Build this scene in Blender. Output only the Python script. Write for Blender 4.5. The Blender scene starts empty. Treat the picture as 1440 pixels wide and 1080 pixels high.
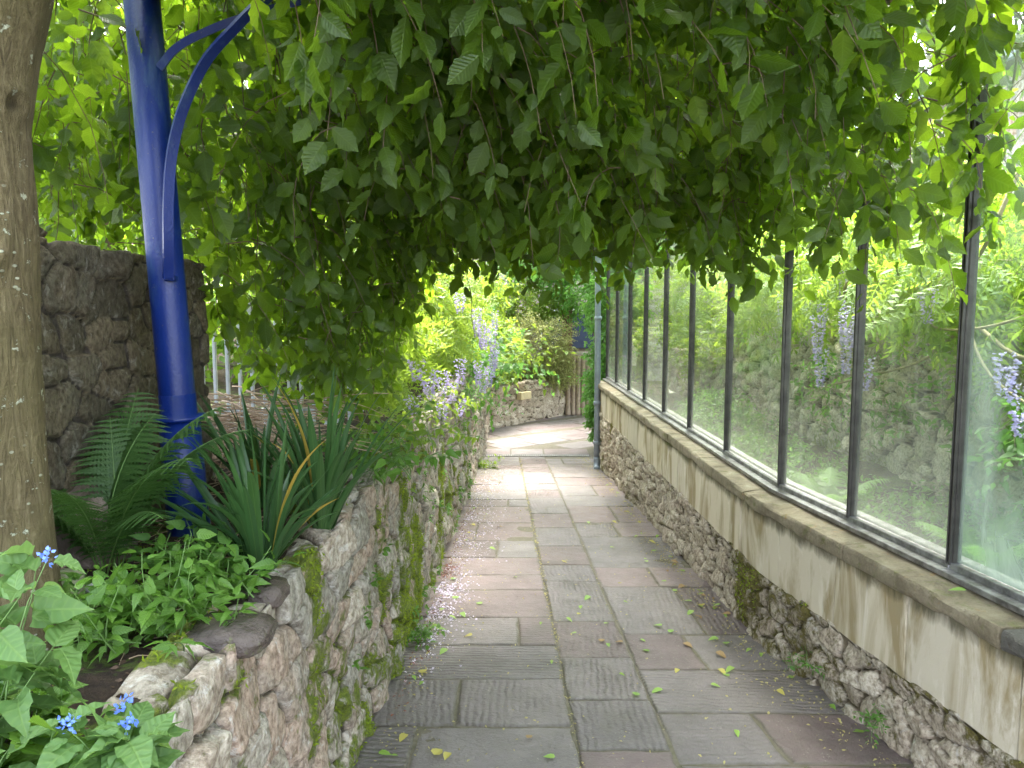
import bpy, math
import numpy as np
R = math.radians
rng = np.random.default_rng(11)
C = bpy.context.scene.collection
sc = bpy.context.scene
WL = {}

# ------------------------------------------------------------------ objects
def tag(o, label=None, cat=None, group=None, kind=None):
    if label: o['label'] = label
    if cat: o['category'] = cat
    if group: o['group'] = group
    if kind: o['kind'] = kind
    return o

def thing(name, label, cat, loc=(0, 0, 0), group=None):
    o = bpy.data.objects.new(name, None); C.objects.link(o)
    o.location = loc; WL[o.name] = np.array(loc, float)
    return tag(o, label, cat, group)

def mk(name, V, F, mat, parent=None, lv=None, at=None, smooth=True, loc=None):
    """one mesh object; V world coordinates, F list of index arrays"""
    V = np.asarray(V, np.float64).reshape(-1, 3)
    if not isinstance(F, (list, tuple)): F = [F]
    F = [np.asarray(f, np.int32) for f in F if len(f)]
    base = np.zeros(3)
    if parent is not None: base = WL[parent.name]
    elif loc is not None: base = np.array(loc, float)
    me = bpy.data.meshes.new(name)
    me.vertices.add(len(V)); me.vertices.foreach_set('co', (V - base).astype(np.float32).ravel())
    idx = np.concatenate([f.ravel() for f in F]); tot = np.concatenate([np.full(len(f), f.shape[1], np.int32) for f in F])
    start = np.concatenate([[0], np.cumsum(tot)[:-1]]).astype(np.int32)
    me.loops.add(len(idx)); me.loops.foreach_set('vertex_index', idx)
    me.polygons.add(len(tot)); me.polygons.foreach_set('loop_start', start)
    me.polygons.foreach_set('use_smooth', np.full(len(tot), smooth, bool))
    me.update(calc_edges=True)
    if lv is not None:
        a = me.attributes.new('lv', 'FLOAT_VECTOR', 'POINT'); a.data.foreach_set('vector', np.asarray(lv, np.float32).ravel())
    for k, v in (at or {}).items():
        a = me.attributes.new(k, 'FLOAT', 'POINT'); a.data.foreach_set('value', np.asarray(v, np.float32).ravel())
    if mat: me.materials.append(mat)
    o = bpy.data.objects.new(name, me); C.objects.link(o)
    if parent is not None:
        o.parent = parent; WL[o.name] = base.copy()
    else:
        o.location = base; WL[o.name] = base.copy()
    return o

def merge(parts):
    """parts: (V,F[,lv]) -> one"""
    Vs, Fs, Ls, n = [], {}, [], 0
    for p in parts:
        V, F = p[0], p[1]
        V = np.asarray(V, float).reshape(-1, 3)
        for f in (F if isinstance(F, (list, tuple)) else [F]):
            f = np.asarray(f)
            if len(f): Fs.setdefault(f.shape[1], []).append(f + n)
        Vs.append(V); n += len(V)
        Ls.append(np.asarray(p[2], float).reshape(-1, 3) if len(p) > 2 else np.zeros((len(V), 3)))
    return np.concatenate(Vs), [np.concatenate(f) for f in Fs.values()], np.concatenate(Ls)

# ------------------------------------------------------------------ noise
def h3(ix, iy, iz):
    with np.errstate(over='ignore'):
        n = (ix.astype(np.int64) * 73856093) ^ (iy.astype(np.int64) * 19349663) ^ (iz.astype(np.int64) * 83492791)
        n = (n ^ (n >> 13)) * 1274126177
        n = n & 0x7fffffff
        n = ((n ^ (n >> 15)) * 668265263) & 0x7fffffff
    return (n & 0xffffff) / float(0xffffff)

def vn(x, y, z=0.0, f=1.0, oct=1):
    x, y, z = np.broadcast_arrays(np.asarray(x, float), np.asarray(y, float), np.asarray(z, float))
    out = 0; amp = 1; s = 0
    for o in range(oct):
        X, Y, Z = x * f + 17.3 * o, y * f + 5.1 * o, z * f + 9.7 * o
        a, b, c = np.floor(X), np.floor(Y), np.floor(Z)
        u, v, w = X - a, Y - b, Z - c
        u, v, w = [t * t * (3 - 2 * t) for t in (u, v, w)]
        a, b, c = a.astype(int), b.astype(int), c.astype(int)
        r = 0
        for i in (0, 1):
            for j in (0, 1):
                for k in (0, 1):
                    r = r + h3(a + i, b + j, c + k) * (u if i else 1 - u) * (v if j else 1 - v) * (w if k else 1 - w)
        out = out + amp * r; s += amp; amp *= .5; f = f * 2.03
    return out / s * 2 - 1

def sst(a, b, x):
    t = np.clip((x - a) / (b - a), 0, 1); return t * t * (3 - 2 * t)

def nrm(v): return v / np.maximum(np.linalg.norm(v, axis=-1, keepdims=True), 1e-9)

# ------------------------------------------------------------------ shapes
def grid_faces(n, m, off=0, close=False):
    i, j = np.meshgrid(np.arange(n - 1), np.arange(m if close else m - 1), indexing='ij')
    a = i * m + j; b = i * m + (j + 1) % m; c = (i + 1) * m + (j + 1) % m; d = (i + 1) * m + j
    return np.stack([a, b, c, d], -1).reshape(-1, 4) + off

def tubes(P, Rr, sides=5, cap=False):
    """P (m,n,3), Rr (m,n)"""
    P = np.asarray(P, float); m, n, _ = P.shape
    Rr = np.broadcast_to(np.asarray(Rr, float), (m, n))
    T = nrm(np.gradient(P, axis=1))
    ref = np.where(np.abs(T[..., 2:3]) > .8, np.array([1., .05, 0]), np.array([.05, .1, 1.]))
    ref = np.broadcast_to(ref[:, :1], T.shape)
    A = nrm(np.cross(T, ref)); B = np.cross(T, A)
    th = np.arange(sides) / sides * 2 * np.pi
    V = P[:, :, None] + Rr[:, :, None, None] * (np.cos(th)[None, None, :, None] * A[:, :, None] + np.sin(th)[None, None, :, None] * B[:, :, None])
    f = grid_faces(n, sides, 0, True)
    F = (f[None] + (np.arange(m) * n * sides)[:, None, None]).reshape(-1, 4)
    lv = np.zeros((m, n, sides, 3)); lv[..., 0] = (th / (2 * np.pi)); lv[..., 1] = np.linspace(0, 1, n)[None, :, None]
    lv[..., 2] = rng.random((m, 1, 1))
    Fs = [F]
    if cap:
        b = (np.arange(m) * n * sides)[:, None]
        Fs.append(np.concatenate([b + np.arange(sides)[::-1][None], b + (n - 1) * sides + np.arange(sides)[None]]))
    return V.reshape(-1, 3), Fs, lv.reshape(-1, 3)

def curve_pts(ctrl, n):
    c = np.asarray(ctrl, float); t = np.linspace(0, len(c) - 1, n); i = np.clip(t.astype(int), 0, len(c) - 2); u = (t - i)[:, None]
    p = np.concatenate([2 * c[:1] - c[1:2], c, 2 * c[-1:] - c[-2:-1]])
    p0, p1, p2, p3 = p[i], p[i + 1], p[i + 2], p[i + 3]
    return .5 * (2 * p1 + (p2 - p0) * u + (2 * p0 - 5 * p1 + 4 * p2 - p3) * u * u + (3 * p1 - p0 - 3 * p2 + p3) * u ** 3)

def tube(ctrl, r0, r1=None, n=16, sides=10, cap=True):
    P = curve_pts(ctrl, n); r1 = r0 if r1 is None else r1
    return tubes(P[None], np.linspace(r0, r1, n)[None], sides, cap)

def lathe(prof, c, sides=28, axis=None):
    """prof list of (r, h) along axis from c"""
    prof = np.array(prof, float); ax = nrm(np.array(axis if axis is not None else (0, 0, 1.)))
    a = nrm(np.cross(ax, [0.1, 1, 0])); b = np.cross(ax, a)
    th = np.arange(sides) / sides * 2 * np.pi
    ring = np.cos(th)[:, None] * a + np.sin(th)[:, None] * b
    V = np.array(c, float) + prof[:, 1][:, None, None] * ax + prof[:, 0][:, None, None] * ring[None]
    return V.reshape(-1, 3), [grid_faces(len(prof), sides, 0, True), np.array([(len(prof) - 1) * sides + np.arange(sides)]), np.array([np.arange(sides)[::-1]])], np.zeros((len(prof) * sides, 3))

def box(c, s, rz=0.0, bev=0.0, rx=0.0, axes=None):
    """bevelled box centred at c, size s"""
    s = np.array(s, float) / 2; b = min(bev, *(s * .45))
    pts, key = [], {}
    for sx in (-1, 1):
        for sy in (-1, 1):
            for sz in (-1, 1):
                for a in range(3):
                    p = np.array([sx, sy, sz]) * (s - b); p[a] = np.array([sx, sy, sz])[a] * s[a]
                    key[(sx, sy, sz, a)] = len(pts); pts.append(p)
    F4, F3 = [], []
    for a in range(3):
        u, v = (a + 1) % 3, (a + 2) % 3
        for sg in (-1, 1):
            q = []
            for su, sv in ((-1, -1), (1, -1), (1, 1), (-1, 1)):
                k = [0, 0, 0]; k[a] = sg; k[u] = su; k[v] = sv; q.append(key[(*k, a)])
            F4.append(q if sg > 0 else q[::-1])
    if b > 0:
        for a in range(3):
            u, v = (a + 1) % 3, (a + 2) % 3
            for su in (-1, 1):
                for sv in (-1, 1):
                    k0 = [0, 0, 0]; k0[u] = su; k0[v] = sv; k1 = list(k0); k0[a] = -1; k1[a] = 1
                    q = [key[(*k0, u)], key[(*k1, u)], key[(*k1, v)], key[(*k0, v)]]
                    F4.append(q if su * sv < 0 else q[::-1])
        for sx in (-1, 1):
            for sy in (-1, 1):
                for sz in (-1, 1):
                    q = [key[(sx, sy, sz, i)] for i in range(3)]; F3.append(q if sx * sy * sz > 0 else q[::-1])
    V = np.array(pts)
    if rx:
        cr, sr = math.cos(rx), math.sin(rx); V = V @ np.array([[1, 0, 0], [0, cr, sr], [0, -sr, cr]])
    if rz:
        cr, sr = math.cos(rz), math.sin(rz); V = V @ np.array([[cr, sr, 0], [-sr, cr, 0], [0, 0, 1]])
    if axes is not None: V = V @ np.array(axes)
    return V + np.array(c), [np.array(F4)] + ([np.array(F3)] if F3 else []), np.zeros((len(V), 3))

def beam(p, q, w, h, bev=.003, up=(0, 0, 1)):
    p, q = np.array(p, float), np.array(q, float); d = q - p; L = np.linalg.norm(d); y = d / L
    x = nrm(np.cross(y, np.array(up, float))); z = np.cross(x, y)
    return box((p + q) / 2, (w, L, h), bev=bev, axes=[x, y, z])

# ------------------------------------------------------------------ leaves
def leaf_tmpl(n=8, ratio=.6, serr=.08, fold=.22, curl=.25, tip=1.35, base=.55, wave=0.0):
    v = np.linspace(0, 1, n + 1)
    w = np.sin(np.pi * np.clip(v, 0, 1) ** base) ** .85 * (1 - v ** 6 * .3)
    w = np.where(v > .78, w * (1 - (v - .78) / .22 * .35), w)
    w[0] = .03; w[-1] = 0.0
    if serr: w[1:-1] = w[1:-1] * (1 + serr * np.where(np.arange(1, n) % 2 == 0, -1, 1))
    w = w * ratio / 2
    V = []
    for i, (vv, ww) in enumerate(zip(v, w)):
        zc = -curl * vv * vv
        wz = wave * math.sin(i * 2.1)
        V += [(-ww, vv, zc + fold * ww + wz * ww), (0, vv, zc), (ww, vv, zc + fold * ww - wz * ww)]
    F = []
    for i in range(n):
        a = i * 3; F += [(a, a + 1, a + 4, a + 3), (a + 1, a + 2, a + 5, a + 4)]
    V = np.array(V, float)
    lv = np.stack([V[:, 0] / (ratio / 2), V[:, 1]], -1)
    return V, np.array(F), lv

def scatter(tm, P, D, N, S, rnd=None):
    V, F, lv = tm; n = len(P)
    D = nrm(D); X = nrm(np.cross(D, N)); N = np.cross(X, D)
    S = np.broadcast_to(np.asarray(S, float), (n,))[:, None, None]
    # individual curl and width
    cv = (rng.random(n) * 1.4 + .3)[:, None, None]; wv = (rng.random(n) * .35 + .8)[:, None, None]
    W = P[:, None] + S * (V[None, :, 0:1] * wv * X[:, None] + V[None, :, 1:2] * D[:, None] + V[None, :, 2:3] * cv * N[:, None])
    rnd = rng.random(n) if rnd is None else rnd
    L = np.empty((n, len(V), 3)); L[..., :2] = lv[None]; L[..., 2] = rnd[:, None]
    F = (F[None] + (np.arange(n) * len(V))[:, None, None]).reshape(-1, F.shape[1])
    return W.reshape(-1, 3), [F], L.reshape(-1, 3)

def pinnate_tmpl(pairs=5, n=3, ll=.3, droop=.35, ratio=.34):
    t = leaf_tmpl(n, ratio, 0, .15, .15)
    parts = []
    for k in range(pairs):
        y = .22 + .68 * k / (pairs - 1)
        for s in (-1, 1):
            d = np.array([[s * .9, .45, -.25]]); 
            parts.append(scatter(t, np.array([[0, y, -droop * y * y]]), d, np.array([[0., 0, 1]]), ll * (1 - .35 * abs(y - .5))))
    parts.append(scatter(t, np.array([[0, .93, -droop * .86]]), np.array([[0, 1., -.7]]), np.array([[0., 0, 1]]), ll * .9))
    ys = np.linspace(0, .95, 5); rp = np.stack([ys * 0, ys, -droop * ys * ys], -1)
    w = .006; V = np.concatenate([rp + [-w, 0, 0], rp + [w, 0, 0]]); F = np.array([(i, i + 1, i + 6, i + 5) for i in range(4)])
    parts.append((V, F))
    V, F, L = merge(parts); return V, F[0], L[:, :2] 

def twigs(starts, dirs, L, nseg=8, grav=.3, wob=.12, r=.003):
    m = len(starts); L = np.broadcast_to(np.asarray(L, float), (m,)); st = (L / nseg)[:, None]
    P = np.empty((m, nseg + 1, 3)); P[:, 0] = starts; d = nrm(np.asarray(dirs, float))
    g = np.broadcast_to(np.asarray(grav, float), (m,))[:, None]
    for k in range(nseg):
        P[:, k + 1] = P[:, k] + d * st
        d = nrm(d + g * np.array([0, 0, -1.]) + rng.normal(0, wob, (m, 3)))
    Rr = np.linspace(1, .35, nseg + 1)[None] * np.broadcast_to(np.asarray(r, float), (m,))[:, None]
    return P, Rr

def twig_leaves(P, per=2, size=.09, sv=.3, lat=.9, fwd=.5, down=.35, up=1.0, nz=.5, skip=1, petiole=.012):
    """leaf frames along twigs"""
    m, n, _ = P.shape; T = nrm(np.gradient(P, axis=1))
    pts, dd, nn, ss = [], [], [], []
    for k in range(skip, n):
        for j in range(per):
            a = (j / per)
            base = P[:, k] - (P[:, k] - P[:, k - 1]) * a
            t = T[:, k]
            side = nrm(np.cross(t, np.array([0, 0, 1.]) + rng.normal(0, .45, (m, 3))))
            sg = 1 if (k * per + j) % 2 else -1
            d = nrm(side * sg * lat + t * fwd + np.array([0, 0, -down]) + rng.normal(0, .22, (m, 3)))
            N = np.array([0, 0, up]) + rng.normal(0, nz, (m, 3)) + t * -.2
            pts.append(base + d * petiole); dd.append(d); nn.append(N)
            ss.append(size * (1 + rng.uniform(-sv, sv, m)) * (.75 + .35 * math.sin(math.pi * k / n)))
    return np.concatenate(pts), np.concatenate(dd), np.concatenate(nn), np.concatenate(ss)

# ------------------------------------------------------------------ materials
class M:
    def __init__(s, name):
        s.m = bpy.data.materials.new(name); s.m.use_nodes = True; s.t = s.m.node_tree
        s.t.nodes.clear(); s.out = s.n('ShaderNodeOutputMaterial')
    def n(s, ty, **k):
        nd = s.t.nodes.new(ty)
        for a, b in k.items(): setattr(nd, a, b)
        return nd
    def link(s, v, sock):
        if hasattr(v, 'is_output'): s.t.links.new(v, sock)
        elif isinstance(v, (tuple, list)):
            sock.default_value = tuple(v) + ((1,) if len(v) == 3 and len(sock.default_value) == 4 else ())
        else: sock.default_value = v
    def obj(s): return s.n('ShaderNodeTexCoord').outputs['Object']
    def attr(s, name):
        return s.n('ShaderNodeAttribute', attribute_name=name)
    def sep(s, v):
        x = s.n('ShaderNodeSeparateXYZ'); s.link(v, x.inputs[0]); return x.outputs
    def comb(s, x, y, z):
        c = s.n('ShaderNodeCombineXYZ')
        for i, v in enumerate((x, y, z)): s.link(v, c.inputs[i])
        return c.outputs[0]
    def scale(s, v, sc_):
        x = s.n('ShaderNodeVectorMath', operation='MULTIPLY'); s.link(v, x.inputs[0]); x.inputs[1].default_value = sc_; return x.outputs[0]
    def noise(s, sc_=5, det=4, rough=.55, vec=None, dist=0, col=False):
        x = s.n('ShaderNodeTexNoise'); s.link(vec if vec is not None else s.obj(), x.inputs['Vector'])
        x.inputs['Scale'].default_value = sc_; x.inputs['Detail'].default_value = det
        x.inputs['Roughness'].default_value = rough; x.inputs['Distortion'].default_value = dist
        return x.outputs['Color' if col else 'Fac']
    def vor(s, sc_=5, vec=None, feat='F1', out='Distance', rnd=1):
        x = s.n('ShaderNodeTexVoronoi', feature=feat); s.link(vec if vec is not None else s.obj(), x.inputs['Vector'])
        x.inputs['Scale'].default_value = sc_; x.inputs['Randomness'].default_value = rnd; return x.outputs[out]
    def ma(s, op, a, b=0.0, c=0.0, clamp=False):
        x = s.n('ShaderNodeMath', operation=op, use_clamp=clamp); s.link(a, x.inputs[0]); s.link(b, x.inputs[1])
        if op in ('MULTIPLY_ADD', 'COMPARE'): s.link(c, x.inputs[2])
        return x.outputs[0]
    def mr(s, v, a, b, c=0., d=1.):
        x = s.n('ShaderNodeMapRange'); s.link(v, x.inputs[0])
        for i, q in enumerate((a, b, c, d)): x.inputs[i + 1].default_value = q
        return x.outputs[0]
    def ramp(s, f, stops, interp='LINEAR'):
        x = s.n('ShaderNodeValToRGB'); s.link(f, x.inputs[0]); e = x.color_ramp; e.interpolation = interp
        while len(e.elements) < len(stops): e.elements.new(.5)
        for el, (p, c) in zip(e.elements, stops): el.position = p; el.color = (*c, 1)
        return x.outputs[0]
    def mix(s, f, a, b, mode='MIX'):
        x = s.n('ShaderNodeMix', data_type='RGBA', blend_type=mode); s.link(f, x.inputs[0]); s.link(a, x.inputs[6]); s.link(b, x.inputs[7])
        return x.outputs[2]
    def bump(s, h, st=.5, d=.01, nrm_=None):
        x = s.n('ShaderNodeBump'); s.link(h, x.inputs['Height']); x.inputs['Strength'].default_value = st; x.inputs['Distance'].default_value = d
        if nrm_ is not None: s.link(nrm_, x.inputs['Normal'])
        return x.outputs[0]
    def prin(s, col, rough=.6, normal=None, metal=0, spec=.5, **k):
        p = s.n('ShaderNodeBsdfPrincipled'); s.link(col, p.inputs['Base Color']); s.link(rough, p.inputs['Roughness'])
        s.link(metal, p.inputs['Metallic']); s.link(spec, p.inputs['Specular IOR Level'])
        if normal is not None: s.link(normal, p.inputs['Normal'])
        for a, b in k.items(): s.link(b, p.inputs[a.replace('_', ' ')])
        return p.outputs[0]
    def done(s, sh): s.t.links.new(sh, s.out.inputs[0]); return s.m

def leaf_mat(name, c1, c2, tr=.4, tcol=None, rough=.42, vein=.35, veins=9, spec=.4, tscale=1.0):
    m = M(name); a = m.attr('lv'); u, v, r = m.sep(a.outputs['Vector'])
    au = m.ma('ABSOLUTE', u)
    ph = m.ma('MULTIPLY', m.ma('SUBTRACT', v, m.ma('MULTIPLY', au, .22)), veins * 2 * math.pi)
    st = m.ma('MULTIPLY_ADD', m.ma('SINE', ph), .5, .5)
    rib = m.ma('POWER', st, 6.0)
    mid = m.mr(au, .0, .10, 1, 0)
    vm = m.ma('MAXIMUM', m.ma('MULTIPLY', rib, .55), mid)
    nz = m.noise(14, 2)
    col = m.mix(m.ma('ADD', m.ma('MULTIPLY', r, .8), m.ma('MULTIPLY', nz, .3), clamp=True), c1, c2)
    lite = m.mix(.55, col, (.35, .5, .12))
    col2 = m.mix(m.ma('MULTIPLY', vm, vein), col, lite)
    tc = tcol or tuple(min(1, x * 2.4 * tscale) for x in c2)
    nb = m.bump(m.ma('SUBTRACT', st, mid), .35, .004)
    p = m.prin(col2, rough, nb, spec=spec)
    t = m.n('ShaderNodeBsdfTranslucent'); m.link(m.mix(m.ma('MULTIPLY', r, .6), tc, tuple(x * .7 for x in tc)), t.inputs[0])
    mx = m.n('ShaderNodeMixShader'); mx.inputs[0].default_value = tr
    m.t.links.new(p, mx.inputs[1]); m.t.links.new(t.outputs[0], mx.inputs[2])
    return m.done(mx.outputs[0])

def stone_mat(name, cols, mortar, mosscol=((.10, .14, .02), (.22, .26, .03)), rough=.85, ns=9.0, bumpd=.026, lich=.3, wet=0.0):
    """uses attributes srnd (stone id), mort (0..1), moss (0..1)"""
    m = M(name); o = m.obj()
    r = m.attr('srnd').outputs['Fac']; mo = m.attr('mort').outputs['Fac']; ms = m.attr('moss').outputs['Fac']
    n1 = m.noise(ns, 6, .62); n2 = m.noise(ns * 5, 5, .65); n3 = m.noise(ns * .45, 3)
    col = m.ramp(m.ma('ADD', m.ma('MULTIPLY', r, .85), m.ma('MULTIPLY', m.ma('SUBTRACT', n1, .5), .5), clamp=True),
                 [(i / (len(cols) - 1), c) for i, c in enumerate(cols)])
    dk = m.mix(m.mr(n2, .36, .60, .95, 0), col, m.mix(1.0, col, (.42, .38, .34), 'MULTIPLY'))
    pale = m.mix(m.ma('MULTIPLY', m.mr(m.noise(ns * 2.2, 6, .7, dist=.6), .56, .66), lich), dk, (.52, .50, .45))
    mc = m.mix(m.mr(n2, .3, .7), mortar, tuple(x * .6 for x in mortar))
    c = m.mix(m.mr(m.ma('ADD', mo, m.ma('MULTIPLY', m.ma('SUBTRACT', n2, .5), .5)), .35, .65), pale, mc)
    mm = m.mr(m.ma('ADD', ms, m.ma('MULTIPLY', m.ma('SUBTRACT', m.noise(22, 5, .7), .5), 1.3)), .42, .6)
    mcol = m.mix(m.mr(m.noise(60, 4, .7), .35, .65), mosscol[0], mosscol[1])
    c = m.mix(mm, c, mcol)
    h = m.ma('ADD', m.ma('MULTIPLY', n2, .45), m.ma('ADD', n1, m.ma('MULTIPLY', m.noise(120, 3, .7), .22)))
    h = m.ma('ADD', h, m.ma('MULTIPLY', mm, m.ma('MULTIPLY', m.noise(150, 4, .8), .8)))
    nb = m.bump(h, .9, bumpd)
    rg = m.mr(n3, .35, .65, rough - wet, rough)
    return m.done(m.prin(c, rg, nb, spec=.35))

def simple(name, c, rough=.6, metal=0, var=.3, ns=8, bd=.003, spec=.5, c2=None):
    m = M(name); n = m.noise(ns, 6, .6); c2 = c2 or tuple(x * (1 - var) for x in c)
    col = m.mix(m.mr(n, .35, .65), c, c2)
    return m.done(m.prin(col, m.mr(m.noise(ns * 3, 4), .3, .7, rough * .8, min(1, rough * 1.2)), m.bump(m.noise(ns * 8, 4, .7), .5, bd), metal, spec))

# elm leaves: the real thing is mid green, glows yellow-green against the light
ELM = leaf_mat('elm_leaf', (.011, .028, .005), (.050, .092, .012), .52, (.28, .46, .02), .40, .4, 10, .45)
ELM_Y = leaf_mat('elm_leaf_pale', (.06, .14, .02), (.13, .24, .03), .46, (.30, .50, .04), .42, .4, 10)
HERB = leaf_mat('herb_leaf', (.045, .12, .016), (.095, .20, .025), .35, None, .38, .45, 8)
ALK = leaf_mat('alkanet_leaf', (.06, .13, .035), (.10, .19, .048), .35, (.3, .5, .12), .55, .35, 6)
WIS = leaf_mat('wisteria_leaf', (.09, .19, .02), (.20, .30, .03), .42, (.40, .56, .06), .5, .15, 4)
WIS_R = leaf_mat('wisteria_green_leaf', (.07, .16, .02), (.17, .27, .035), .42, (.42, .58, .06), .5, .15, 4)  # slightly darker leaf colour, also used for climbers and weeds
BUSH = leaf_mat('bush_leaf', (.05, .14, .025), (.11, .24, .04), .4, None, .45, .3, 6)
VARI = leaf_mat('variegated_leaf', (.18, .24, .07), (.42, .42, .18), .35, (.6, .6, .2), .5, .1, 4)
HEDGE = leaf_mat('hedge_leaf', (.06, .14, .02), (.14, .25, .03), .45, (.36, .56, .05), .5, .2, 5)
FERN = leaf_mat('fern_leaf', (.022, .065, .016), (.05, .115, .024), .35, None, .5, .2, 3)
STRAP = leaf_mat('strap_leaf', (.018, .052, .018), (.045, .105, .028), .25, None, .36, .3, .01, .5)
STRAP_Y = leaf_mat('withered_strap_leaf', (.30, .20, .03), (.42, .30, .06), .3, None, .6, .1, .01)
FALLEN = leaf_mat('fallen_leaf', (.14, .30, .05), (.30, .42, .06), .2, None, .4, .4, 8)
PETAL = leaf_mat('lilac_petal', (.36, .29, .60), (.64, .58, .78), .3, (.52, .44, .70), .6, 0, 1)
PETALW = leaf_mat('pale_petal', (.66, .58, .72), (.85, .80, .84), .3, (.85, .8, .9), .6, 0, 1)
BLUEF = leaf_mat('blue_flower', (.10, .20, .80), (.22, .36, .92), .3, (.3, .45, 1), .5, 0, 1)
WHITEF = leaf_mat('white_flower', (.75, .75, .62), (.85, .85, .8), .3, (.8, .8, .7), .5, 0, 1)
MOSSG = leaf_mat('moss_green', (.10, .16, .015), (.26, .33, .03), .35, (.45, .55, .04), .8, 0, 1, .1)
STEMG = simple('green_stem', (.12, .22, .05), .5)
STEMB = simple('woody_stem', (.16, .11, .07), .8, ns=30)
STEMT = simple('tan_vine', (.32, .26, .14), .8, ns=20)
TWIG = simple('elm_twig', (.15, .10, .065), .8, ns=30)
DRY = simple('dry_stalk', (.30, .19, .12), .8, ns=20, c2=(.42, .32, .22))

def bark():
    m = M('smooth_bark'); o = m.obj()
    st = m.noise(46, 8, .7, vec=m.scale(o, (1, 1, .17)), dist=2.2); cr = m.noise(60, 5, .6, vec=m.scale(o, (.25, .25, 1)), dist=.5)
    big = m.noise(4, 4, .6)
    c = m.ramp(st, [(.28, (.030, .022, .011)), (.42, (.095, .072, .034)), (.56, (.150, .118, .060)), (.75, (.22, .185, .105))])
    c = m.mix(m.mr(big, .4, .7, 0, .5), c, (.15, .13, .05))
    lz = m.noise(21, 5, .7, vec=m.scale(o, (1, 1, 1.25)), dist=.3); sp = m.vor(34, vec=m.scale(o, (1, 1, 1.6)))
    lim = m.ma('MAXIMUM', m.mr(lz, .625, .65), m.ma('MULTIPLY', m.mr(sp, .20, .15), m.mr(m.noise(6, 2), .5, .6)))
    c = m.mix(lim, c, m.mix(m.noise(50, 3), (.34, .36, .25), (.55, .55, .42)))
    kn = m.attr('knot').outputs['Fac']
    c = m.mix(kn, c, (.03, .022, .014))
    h = m.ma('ADD', st, m.ma('ADD', m.ma('MULTIPLY', cr, .5), m.ma('MULTIPLY', lim, .3)))
    return m.done(m.prin(c, .72, m.bump(h, 1, .016), spec=.3))
BARK = bark()

def soil():
    m = M('dark_soil'); n = m.noise(30, 8, .75); n2 = m.noise(7, 4)
    c = m.ramp(n, [(.3, (.018, .012, .008)), (.55, (.05, .032, .02)), (.75, (.11, .07, .045))])
    mm = m.mr(m.ma('ADD', m.noise(5, 5, .6), m.ma('MULTIPLY', m.noise(40, 4), .3)), .70, .78)
    c = m.mix(mm, c, m.mix(m.noise(70, 3), (.04, .07, .01), (.11, .15, .02)))
    return m.done(m.prin(c, .85, m.bump(m.ma('ADD', n, m.ma('MULTIPLY', m.noise(120, 4, .8), .5)), 1, .02), spec=.3))
SOIL = soil()

STONE_L = stone_mat('mossy_rubble', [(.27, .235, .18), (.42, .375, .30), (.45, .34, .26), (.32, .30, .25), (.54, .48, .39), (.42, .31, .23)], (.10, .08, .055), lich=.75)
STONE_R = stone_mat('pale_rubble', [(.36, .30, .22), (.54, .47, .36), (.44, .36, .27), (.62, .55, .43), (.50, .39, .29)], (.15, .115, .07), ((.10, .075, .02), (.20, .17, .04)), lich=.5)
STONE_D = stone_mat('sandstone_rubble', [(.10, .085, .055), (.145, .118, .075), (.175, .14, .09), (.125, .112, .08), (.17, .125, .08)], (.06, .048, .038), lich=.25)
STONE_G = stone_mat('garden_rubble', [(.38, .33, .25), (.55, .49, .39), (.47, .39, .29), (.64, .58, .47), (.52, .41, .31)], (.10, .09, .06), lich=.5)
STONE_P = stone_mat('pink_sandstone', [(.42, .27, .22), (.52, .42, .36), (.60, .52, .46), (.48, .30, .24), (.55, .47, .40)], (.34, .30, .27), lich=.3, ns=5)

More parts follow.
